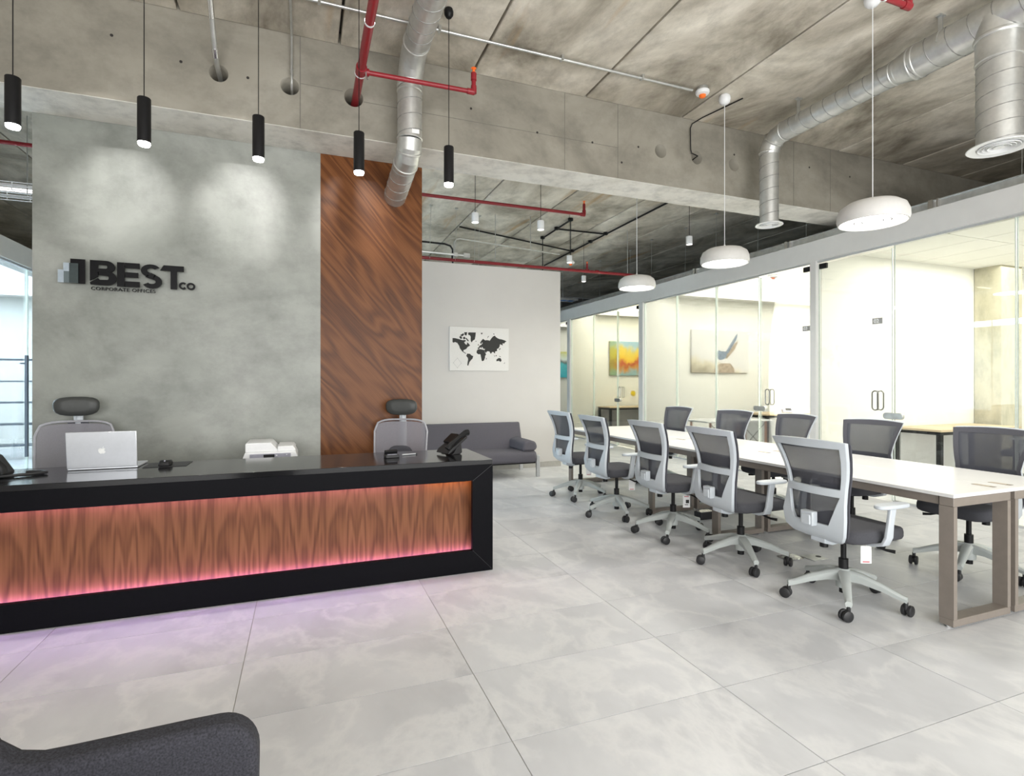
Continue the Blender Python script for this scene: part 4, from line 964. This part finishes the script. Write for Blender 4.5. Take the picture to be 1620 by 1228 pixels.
obj('cap', MB().lathe([(0.002,-0.065),(0.02,-0.06),(0.03,-0.04)],16), 'orange', od)
# suspension wires
for (x, y, lab) in ((6.45,3.1,'right'),(6.46,2.75,'outer'),(6.5,2.35,'edge'),(6.45,4.9,''),(6.45,5.5,''),(6.5,6.4,''),(6.4,7.2,''),(6.5,8.1,''),(6.4,9.0,''),(6.5,9.9,''),(6.4,11.0,''),(6.5,12.0,''),(6.4,13.0,''),(1.86,8.5,''),(2.28,8.5,''),(2.6,8.5,''),(2.75,8.75,''),(5.5,12.5,''),(5.1,13.0,'')):
    z0 = CO+0.02 if x > XG else 3.0
    if x < 3: z0 = 3.33
    t = thing('suspension_wire', ('thin steel wire dropping to the top of the white wall' if x < 3 else 'steel wire rising from the header beside the big round diffuser' if y < 3.5 else 'thin steel wire over the office ceilings beyond the concrete beam'), 'wire', (x,y,z0), 0, ('wires above the white wall' if x < 3 else 'wires near the big diffuser' if y < 3.5 else 'wires over the far offices'))
    obj('strand', MB().cyl((0,0,0),(0.02,0,H-z0),0.0025,n=5), 'steel', t)
    obj('anchor', MB().box((0.02,0,H-z0-0.01),(0.04,0.04,0.02)), 'steel', t)
# cable trays
ty = thing('cable_tray', 'blue cable tray with data cables hanging past the white wall', 'cable tray', (5.55,12.2,3.42))
m = MB()
for y in (-0.15,0.15): m.box((0,y,0),(1.7,0.012,0.05))
for k in range(9): m.box((-0.8+k*0.2,0,-0.02),(0.012,0.30,0.01))
obj('basket', m, 'steel', ty)
m = MB()
for k in range(6): m.tube([(-0.85,-0.1+k*0.04,0.0),(0,-0.1+k*0.042,0.012*(k%2)),(0.85,-0.1+k*0.04,0.0)],0.016,6)
tag(obj('cable_bundle', m, 'blue', ty), 'blue data cables')
obj('bracket', MB().box((-0.5,0,0.38),(0.01,0.01,0.75)).box((0.5,0,0.38),(0.01,0.01,0.75)), 'steel', ty)
ty = thing('cable_tray', 'bright wire cable tray in the gap left of the cement wall', 'cable tray', (-3.0,7.2,3.33))
m = MB()
for y in (-0.2,-0.1,0,0.1,0.2): m.cyl((-1.6,y,0),(1.6,y,0),0.005,n=6)
for y in (-0.2,0.2):
    for z in (0.04,0.08): m.cyl((-1.6,y,z),(1.6,y,z),0.005,n=6)
for k in range(17):
    x = -1.6+k*0.2; m.tube([(x,-0.2,0.08),(x,-0.2,0),(x,0.2,0),(x,0.2,0.08)],0.005,6)
obj('basket', m, 'white_plastic', ty)
obj('hanger', MB().cyl((0.25,0,0),(0.25,0,H-3.33),0.006,n=6).cyl((-0.9,0,0),(-0.9,0,H-3.33),0.006,n=6), 'steel', ty)
ll = thing('linear_lamp', 'long white linear lamp above the cable tray in the left gap', 'lamp', (-3.0,7.5,3.47))
obj('housing', MB().box((0,0,0.03),(3.0,0.10,0.05)), 'white_plastic', ll, bevel=0.004)
obj('diffuser', MB().box((0,0,0),(2.96,0.085,0.012)), 'lamp_small', ll)
obj('hanger', MB().cyl((1.2,0,0.05),(1.2,0,H-3.47),0.003,n=5).cyl((-1.2,0,0.05),(-1.2,0,H-3.47),0.003,n=5), 'steel', ll)

# ------------------------------------------------------------------ sofa and map
so = thing('sofa', 'dark grey fabric sofa with chrome legs against the white wall', 'sofa', (2.25,7.5,0))
x0, x1 = -0.95, 0.86
obj('seat', MB().prism([(-0.38,0.205),(0.22,0.205),(0.24,0.36),(-0.34,0.375),(-0.40,0.36),(-0.415,0.29)],'x',x0,x1), 'sofa_fabric', so, bevel=0.035, seg=4)
obj('backrest', MB().prism([(0.12,0.34),(0.24,0.34),(0.345,0.735),(0.27,0.745)],'x',x0,x1), 'sofa_fabric', so, bevel=0.022, seg=3)
m = MB(); m.prism([(x1-0.22,0.37),(x1-0.03,0.37),(x1+0.015,0.42),(x1-0.01,0.50),(x1-0.10,0.53),(x1-0.20,0.50)],'y',-0.40,0.20)
obj('arm_bolster', m, 'sofa_fabric', so, bevel=0.035, seg=4)
for x in (x1+0.025, x0+0.10):
    for y in (-0.37, 0.28):
        obj('leg', MB().box((x,y,0.155),(0.05,0.045,0.31)), 'alu', so, bevel=0.003, seg=1)
obj('rail', MB().span(x0+0.1,x1+0.02,-0.30,-0.25,0.18,0.215).span(x0+0.1,x1+0.02,0.18,0.22,0.18,0.215), 'black', so, smooth=0)

mp = thing('world_map', 'white canvas world map print with black continents above the sofa', 'picture', (2.022,YB-0.03,1.531))
MW, MH = 0.946, 0.661
obj('canvas', MB().span(0,MW,0,0.028,0,MH), 'canvas', mp, bevel=0.003, seg=1)
lands = {'a':[(210,430),(260,432),(330,450),(400,470),(440,465),(470,480),(430,510),(450,545),(480,560),(490,510),(520,540),(545,575),(500,600),(470,640),(440,655),(415,665),(420,700),(395,690),(350,630),(335,580),(300,525),(255,505),(235,520),(210,510)],
 'b':[(410,690),(440,705),(465,725),(460,735),(430,715),(405,700)],
 'c':[(335,405),(375,385),(395,440),(360,445)],'c2':[(350,375),(415,335),(430,360),(400,395)],'d':[(430,315),(490,315),(475,380),(440,370)],'e':[(470,420),(520,480),(505,495),(460,440)],'e2':[(405,420),(440,400),(460,440),(420,455)],
 'f':[(505,330),(520,318),(655,318),(645,400),(635,455),(595,480),(575,515),(555,480),(555,400),(540,375),(510,365)],
 'g':[(490,730),(540,735),(570,765),(605,780),(590,830),(560,860),(530,900),(510,965),(490,960),(495,900),(505,850),(500,815),(470,775)],
 'h':[(690,650),(740,642),(815,660),(830,690),(850,740),(860,745),(835,780),(835,810),(815,865),(785,882),(768,870),(758,810),(745,745),(700,745),(668,715),(672,680)],
 'i':[(695,640),(690,615),(715,610),(715,590),(745,565),(770,552),(790,520),(765,512),(772,535),(755,540),(735,520),(760,480),(795,440),(835,470),(870,465),(910,470),(925,480),(960,430),(990,395),(1030,375),(1045,400),(1090,430),(1130,445),(1170,450),(1230,470),(1265,495),(1235,505),(1220,530),(1180,530),(1190,570),(1130,545),(1125,590),(1100,630),(1070,640),(1075,680),(1035,690),(1030,735),(1000,700),(975,700),(950,740),(920,690),(880,685),(850,720),(820,670),(835,640),(800,635),(780,600),(765,610),(780,640),(740,605),(720,640)],
 'j':[(1060,850),(1110,815),(1120,825),(1140,820),(1165,865),(1145,900),(1110,875),(1060,885)],
 'k':[(690,570),(705,540),(715,570)],'l':[(640,485),(670,482),(660,500)],'m':[(1105,655),(1135,620),(1142,640),(1115,662)],'n':[(850,845),(860,810),(868,830),(856,852)],'o':[(1205,935),(1235,900),(1222,932)],
 'p':[(1005,755),(1034,785),(1025,792)],'q':[(1040,770),(1070,762),(1058,790)],'r':[(1110,775),(1150,795),(1130,800)],'s':[(750,325),(790,322),(770,360)],'t':[(878,438),(890,395),(915,375),(897,408)],'u':[(990,330),(1025,345),(1010,358)]}
for pts in lands.values():
    poly = [((x-155)/1155*MW, MH-((y-205)-(x-155)*0.022)/850*MH) for x, y in pts]
    obj('landmass', MB().prism(poly,'y',-0.0012,0.0), 'ink', mp, smooth=0)
cr = [(225,905),(302,815),(378,910),(302,1000)]
cr = [((x-155)/1155*MW, MH-(y-205)/850*MH) for x, y in cr]
m = MB()
for k in range(4):
    a, b_ = cr[k], cr[(k+1)%4]; m.cyl((a[0],-0.0005,a[1]),(b_[0],-0.0005,b_[1]),0.0022,n=5); m.box((a[0],-0.0005,a[1]),(0.010,0.002,0.010),(0,PI/4,0))
obj('compass_rose', m, 'pale_ink', mp)

# ------------------------------------------------------------------ paintings in the offices
def art_abstract():
    m, t, b = nt('abstract_paint'); setb(b, (0.6,0.45,0.1), 0.7)
    tc = t.nodes.new('ShaderNodeTexCoord'); sp = t.nodes.new('ShaderNodeSeparateXYZ'); t.links.new(tc.outputs['Object'], sp.inputs[0])
    v = coords(t,(3.0,1,1.1)); n = noise(t,v,2.2,5,0.6,0.8)
    zz = math_n(t,'MULTIPLY_ADD',sp.outputs[2],0.9,math_n(t,'MULTIPLY',n,0.55))
    c = ramp(t, zz, [(0.20,(0.10,0.30,0.34)),(0.34,(0.30,0.46,0.48)),(0.46,(0.55,0.25,0.04)),(0.56,(0.42,0.06,0.03)),(0.64,(0.78,0.50,0.04)),(0.86,(0.75,0.58,0.10)),(1.0,(0.35,0.52,0.62))])
    side = ramp(t, math_n(t,'ADD',sp.outputs[0],math_n(t,'MULTIPLY',n,0.35)), [(0.30,(1,1,1)),(0.48,(0,0,0))])
    c = mix(t, c, (0.25,0.32,0.05), math_n(t,'MULTIPLY',side,0.6))
    t.links.new(c, b.inputs['Base Color']); return m
M['abstract'] = art_abstract()
def art_teal():
    m, t, b = nt('teal_paint'); setb(b,(0.1,0.5,0.6),0.7)
    tc = t.nodes.new('ShaderNodeTexCoord'); sp = t.nodes.new('ShaderNodeSeparateXYZ'); t.links.new(tc.outputs['Object'], sp.inputs[0])
    n = noise(t,coords(t,(2,1,1)),3,4)
    c = ramp(t, math_n(t,'MULTIPLY_ADD',n,0.3,sp.outputs[2]), [(0.25,(0.05,0.45,0.55)),(0.55,(0.10,0.55,0.62)),(0.62,(0.10,0.10,0.08)),(0.72,(0.70,0.80,0.80)),(0.95,(0.55,0.55,0.10))])
    t.links.new(c, b.inputs['Base Color']); return m
M['teal'] = art_teal()
def art_bird_bg():
    m, t, b = nt('bird_picture_ground'); setb(b,(0.75,0.73,0.70),0.7)
    tc = t.nodes.new('ShaderNodeTexCoord'); sp = t.nodes.new('ShaderNodeSeparateXYZ'); t.links.new(tc.outputs['Object'], sp.inputs[0])
    n = noise(t,coords(t,(2.0,1,1.4)),2.4,5,0.65)
    k = math_n(t,'ADD',math_n(t,'MULTIPLY',n,0.55),math_n(t,'MULTIPLY',sp.outputs[2],-1.0))
    k = math_n(t,'ADD',k,math_n(t,'MULTIPLY',sp.outputs[0],-0.22))
    c = ramp(t, math_n(t,'ADD',k,0.42), [(0.30,(0.74,0.73,0.71)),(0.45,(0.66,0.60,0.47)),(0.62,(0.40,0.36,0.27))])
    t.links.new(c, b.inputs['Base Color']); return m
M['bird_bg'] = art_bird_bg()
pb = thing('bird_picture', 'pale canvas of a small blue bird hung in the middle glass office', 'picture', (7.34,8.945,1.55))
obj('canvas', MB().span(0,1.49,0,0.045,0,0.885), 'bird_bg', pb, bevel=0.004, seg=1)
def ell(cx, cz, rx, rz, rot, n=18): return [(cx+rx*math.cos(a)*math.cos(rot)-rz*math.sin(a)*math.sin(rot), cz+rx*math.cos(a)*math.sin(rot)+rz*math.sin(a)*math.cos(rot)) for a in [2*PI*k/n for k in range(n)]]
M['bird_blue'] = plain('bird_blue', (0.22,0.27,0.34), 0.7, 0, 0.3, 20); M['bird_tan'] = plain('bird_tan', (0.42,0.34,0.26), 0.7, 0, 0.3, 15)
obj('painted_bird', MB().prism(ell(0.78,0.36,0.13,0.085,0.35),'y',-0.002,0).prism([(0.66,0.36),(0.60,0.335),(0.665,0.335)],'y',-0.002,0).prism(ell(0.70,0.40,0.075,0.065,0),'y',-0.0025,-0.0005), 'bird_blue', pb)
obj('painted_tail', MB().prism([(0.86,0.42),(1.13,0.78),(1.20,0.84),(1.16,0.70),(0.93,0.40)],'y',-0.0022,0), 'bird_blue', pb, smooth=0)
obj('painted_wing', MB().prism([(0.82,0.32),(0.98,0.52),(1.22,0.70),(1.12,0.50),(1.02,0.40),(0.90,0.29)],'y',-0.0018,0), 'bird_tan', pb, smooth=0)
obj('painted_nest', MB().prism([(0.55,0.0),(0.60,0.12),(0.75,0.20),(1.0,0.20),(1.10,0.10),(1.12,0.0)],'y',-0.001,0), 'bird_tan', pb, smooth=0)
py_ = thing('abstract_painting', 'yellow and blue abstract canvas in the far glass office', 'picture', (7.32,12.07,1.53))
obj('canvas', MB().span(0,1.45,0,0.04,0,0.885), 'abstract', py_, bevel=0.004, seg=1)
obj('side_wrap', MB().span(-0.002,0.0,0.002,0.04,0.002,0.883), 'table_edge', py_)
pt = thing('seascape_painting', 'narrow strip of a teal canvas beside the far white wall end', 'picture', (7.0,15.15,1.50))
obj('canvas', MB().span(0,1.2,0,0.04,0,0.80), 'teal', pt, bevel=0.004, seg=1)
obj('back_frame', MB().span(0.05,1.15,0.04,0.06,0.05,0.75), 'table_edge', pt)
struct('partition_7', MB().span(XG+0.055,12.0,15.21,15.30,0,CO+0.1), 'office_wall', 'white rear wall of the last glass office', smooth=0)
yn = thing('yellow_note', 'small round yellow sticker on the wall below the abstract canvas', 'sticker', (8.05,12.112,1.06))
obj('disc', MB().cyl((0,0,0),(0,-0.004,0),0.075,n=20), 'yellow', yn)
obj('ring', MB().tube([(0.06*math.cos(a),-0.005,0.06*math.sin(a)) for a in [2*PI*k/20 for k in range(20)]],0.003,5,closed=True), 'oak', yn)

# ------------------------------------------------------------------ office furniture behind the glass
def office_desk(x0, x1, y0, y1, label, panel='white_plastic'):
    t = thing('office_desk', label, 'desk', ((x0+x1)/2,(y0+y1)/2,0)); a, b = (x1-x0)/2, (y1-y0)/2
    obj('top', MB().span(-a,a,-b,b,0.715,0.742), 'oak', t, bevel=0.002, seg=1)
    for sx in (-1,1):
        for sy in (-1,1): obj('leg', MB().box((sx*(a-0.04),sy*(b-0.04),0.3375),(0.055,0.055,0.675)), 'black', t, smooth=0)
    obj('frame', MB().span(-a+0.01,a-0.01,-b+0.012,-b+0.068,0.675,0.715).span(-a+0.01,a-0.01,b-0.068,b-0.012,0.675,0.715).span(-a+0.01,-a+0.068,-b+0.02,b-0.02,0.675,0.715).span(a-0.068,a-0.01,-b+0.02,b-0.02,0.675,0.715), 'black', t, smooth=0)
    obj('modesty_panel', MB().span(-a+0.12,a-0.12,b-0.05,b-0.03,0.12,0.66), panel, t, smooth=0)
    return t
office_desk(7.58,9.30,4.47,5.10,'oak topped desk with dark legs inside the nearest glass office')
office_desk(8.2,10.4,7.85,8.55,'oak topped desk with a phone inside the middle glass office')
office_desk(6.95,8.95,11.45,12.05,'oak topped desk below the yellow abstract canvas','pale_ink')
ph = thing('desk_phone', 'grey desk phone on the oak desk in the middle glass office', 'phone', (9.05,8.15,0.742), math.radians(-40))
obj('body', MB().prism([(-0.09,0.0),(0.09,0.0),(0.09,0.10),(-0.09,0.03)],'x',-0.09,0.09), 'grey_plastic', ph, bevel=0.006)
obj('handset', MB().tube([(-0.10,-0.07,0.05),(-0.11,0.0,0.085),(-0.10,0.08,0.12)],[0.024,0.016,0.024],10), 'grey_plastic', ph)
obj('keypad', MB().box((0.02,-0.005,0.07),(0.10,0.09,0.006),(0.37,0,0)), 'black', ph)
tr = thing('trestle_table', 'white table on crossed copper rod legs inside the middle glass office', 'table', (7.30,7.9,0))
obj('top', MB().span(-0.75,0.75,-0.32,0.32,0.64,0.665), 'white_top', tr, bevel=0.003, seg=1)
for sx in (-0.62,-0.02,0.06,0.66):
    obj('post', MB().cyl((sx,-0.25,0),(sx,-0.25,0.64),0.022,n=12), 'copper', tr)
for (a, b_) in ((-0.62,-0.02),(0.06,0.66)):
    obj('cross_wire', MB().cyl((a,-0.25,0.1),(b_,-0.25,0.62),0.007,n=6).cyl((b_,-0.25,0.1),(a,-0.25,0.62),0.007,n=6), 'black', tr)
obj('back_leg', MB().cyl((-0.62,0.25,0),(-0.62,0.25,0.64),0.022,n=12).cyl((0.66,0.25,0),(0.66,0.25,0.64),0.022,n=12), 'copper', tr)

# ------------------------------------------------------------------ reception chairs (high back with headrest)
def rec_chair(label, x, y, rz, lumbar=False, drop=0.0):
    t = thing('reception_chair', label, 'chair', (x,y,0), rz, 'high backed chairs behind the reception desk')
    for src in ('base','gas_column','mechanism','seat','armrest'):
        for c in [c for c in proto.children if c.name.split('.')[0] == src]: copy_tree(c, t)
    def bp(u, v, d=0.0):
        z = 0.50+0.56*v; w = 0.225+0.02*v-0.03*max(0,v-0.85)/0.15*abs(u)
        return (-0.22-0.085*v+0.03*u*u+d, u*w, z-0.03*(u**4)*max(0,(v-0.7)/0.3))
    obj('mesh_panel', MB().grid(lambda a, b: bp(-0.95+1.9*a,0.97*b,0.008), 10, 12), 'net_pale', t, smooth=60)
    rim = [bp(-1,k/12) for k in range(13)]+[bp(-1+2*k/12,1.0) for k in range(1,13)]+[bp(1,1-k/12) for k in range(1,13)]+[bp(1-2*k/8,0) for k in range(1,8)]
    obj('back_rim', MB().tube(rim,0.009,8,closed=True), 'rim_grey', t)
    obj('back_spine', MB().tube([(-0.12,0,0.40),(-0.25,0,0.43),(-0.295,0,0.55),(-0.315,0,0.8),(-0.345,0,1.02),(-0.345,0,1.12)],[0.03,0.04,0.045,0.04,0.035,0.02],12), 'chair_grey', t)
    hr = MB(); n = 28; vs = []; fs = []
    for (dx,k) in ((-0.035,0.55),(-0.028,0.86),(-0.010,1.0),(0.012,1.0),(0.03,0.9),(0.038,0.55)):
        for i in range(n):
            a = 2*PI*i/n; c, s = math.cos(a), math.sin(a); r = (abs(c)**3+abs(s)**3)**(-1/3)
            yy = 0.142*k*r*c; zz = (0.062 if s > 0 else 0.084)*k*r*s
            vs.append((dx-0.30+yy*yy*0.9, yy, 1.185+zz))
    for j in range(5):
        for i in range(n): fs.append((j*n+i,j*n+(i+1)%n,(j+1)*n+(i+1)%n,(j+1)*n+i))
    fs += [tuple(range(n)), tuple(reversed(range(5*n,6*n)))]
    obj('headrest', hr.add(vs,fs), 'headrest', t, smooth=60)
    obj('headrest_neck', MB().box((-0.335,0,1.10),(0.016,0.06,0.13)), 'chair_grey', t, bevel=0.005)
    for c in t.children:
        if c.name.split('.')[0] != 'base': c.location.z -= drop
    if lumbar:
        obj('lumbar_pad', MB().grid(lambda a, b: bp(-0.62+1.24*a,0.10+0.40*b*(1-(2*a-1)**4*0.6),0.016), 10, 8), 'net_edge', t, thick=0.012)
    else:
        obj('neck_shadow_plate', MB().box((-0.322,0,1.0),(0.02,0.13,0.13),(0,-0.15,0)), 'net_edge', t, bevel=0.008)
    return t
rec_chair('high backed grey mesh chair behind the silver laptop', -1.60, 4.74, math.radians(-90+4))
rec_chair('high backed grey mesh chair with lumbar pad in front of the walnut panel', 0.725, 4.74, math.radians(-90-22), True, 0.045)

# ------------------------------------------------------------------ foreground armchair
ac = thing('armchair', 'dark felt tub armchair cut off by the lower left picture corner', 'armchair', (-0.52,0.98,0))
def shell(mb, poly, y0, y1): return mb.prism(poly,'y',y0,y1)
arm = [(0.0,0.18),(0.42,0.18),(0.425,0.30),(0.43,0.56)]+arc(0.355,0.585,0.075,0.075,0,PI/2,8)+[(0.30,0.660),(0.10,0.655),(0.055,0.655),(0.02,0.664),(-0.01,0.69),(-0.03,0.74),(-0.05,0.80),(-0.09,0.80),(-0.09,0.18)]
obj('arm', shell(MB(),arm,0.25,0.32), 'felt', ac, bevel=0.018, seg=3)
obj('arm', shell(MB(),arm,-0.40,-0.33), 'felt', ac, bevel=0.018, seg=3)
obj('backrest', MB().prism([(-0.14,0.18),(-0.02,0.18),(-0.055,0.795),(-0.12,0.80)],'y',-0.33,0.25), 'felt', ac, bevel=0.02, seg=3)
obj('seat_cushion', MB().span(-0.02,0.44,-0.325,0.245,0.26,0.42), 'felt', ac, bevel=0.03, seg=3)
obj('underframe', MB().span(-0.06,0.42,-0.33,0.25,0.18,0.26), 'felt', ac)
for x in (-0.05,0.37):
    for y in (-0.33,0.26): obj('leg', MB().cyl((x,y,0),(x,y,0.18),0.012,0.016,n=10), 'chrome', ac)
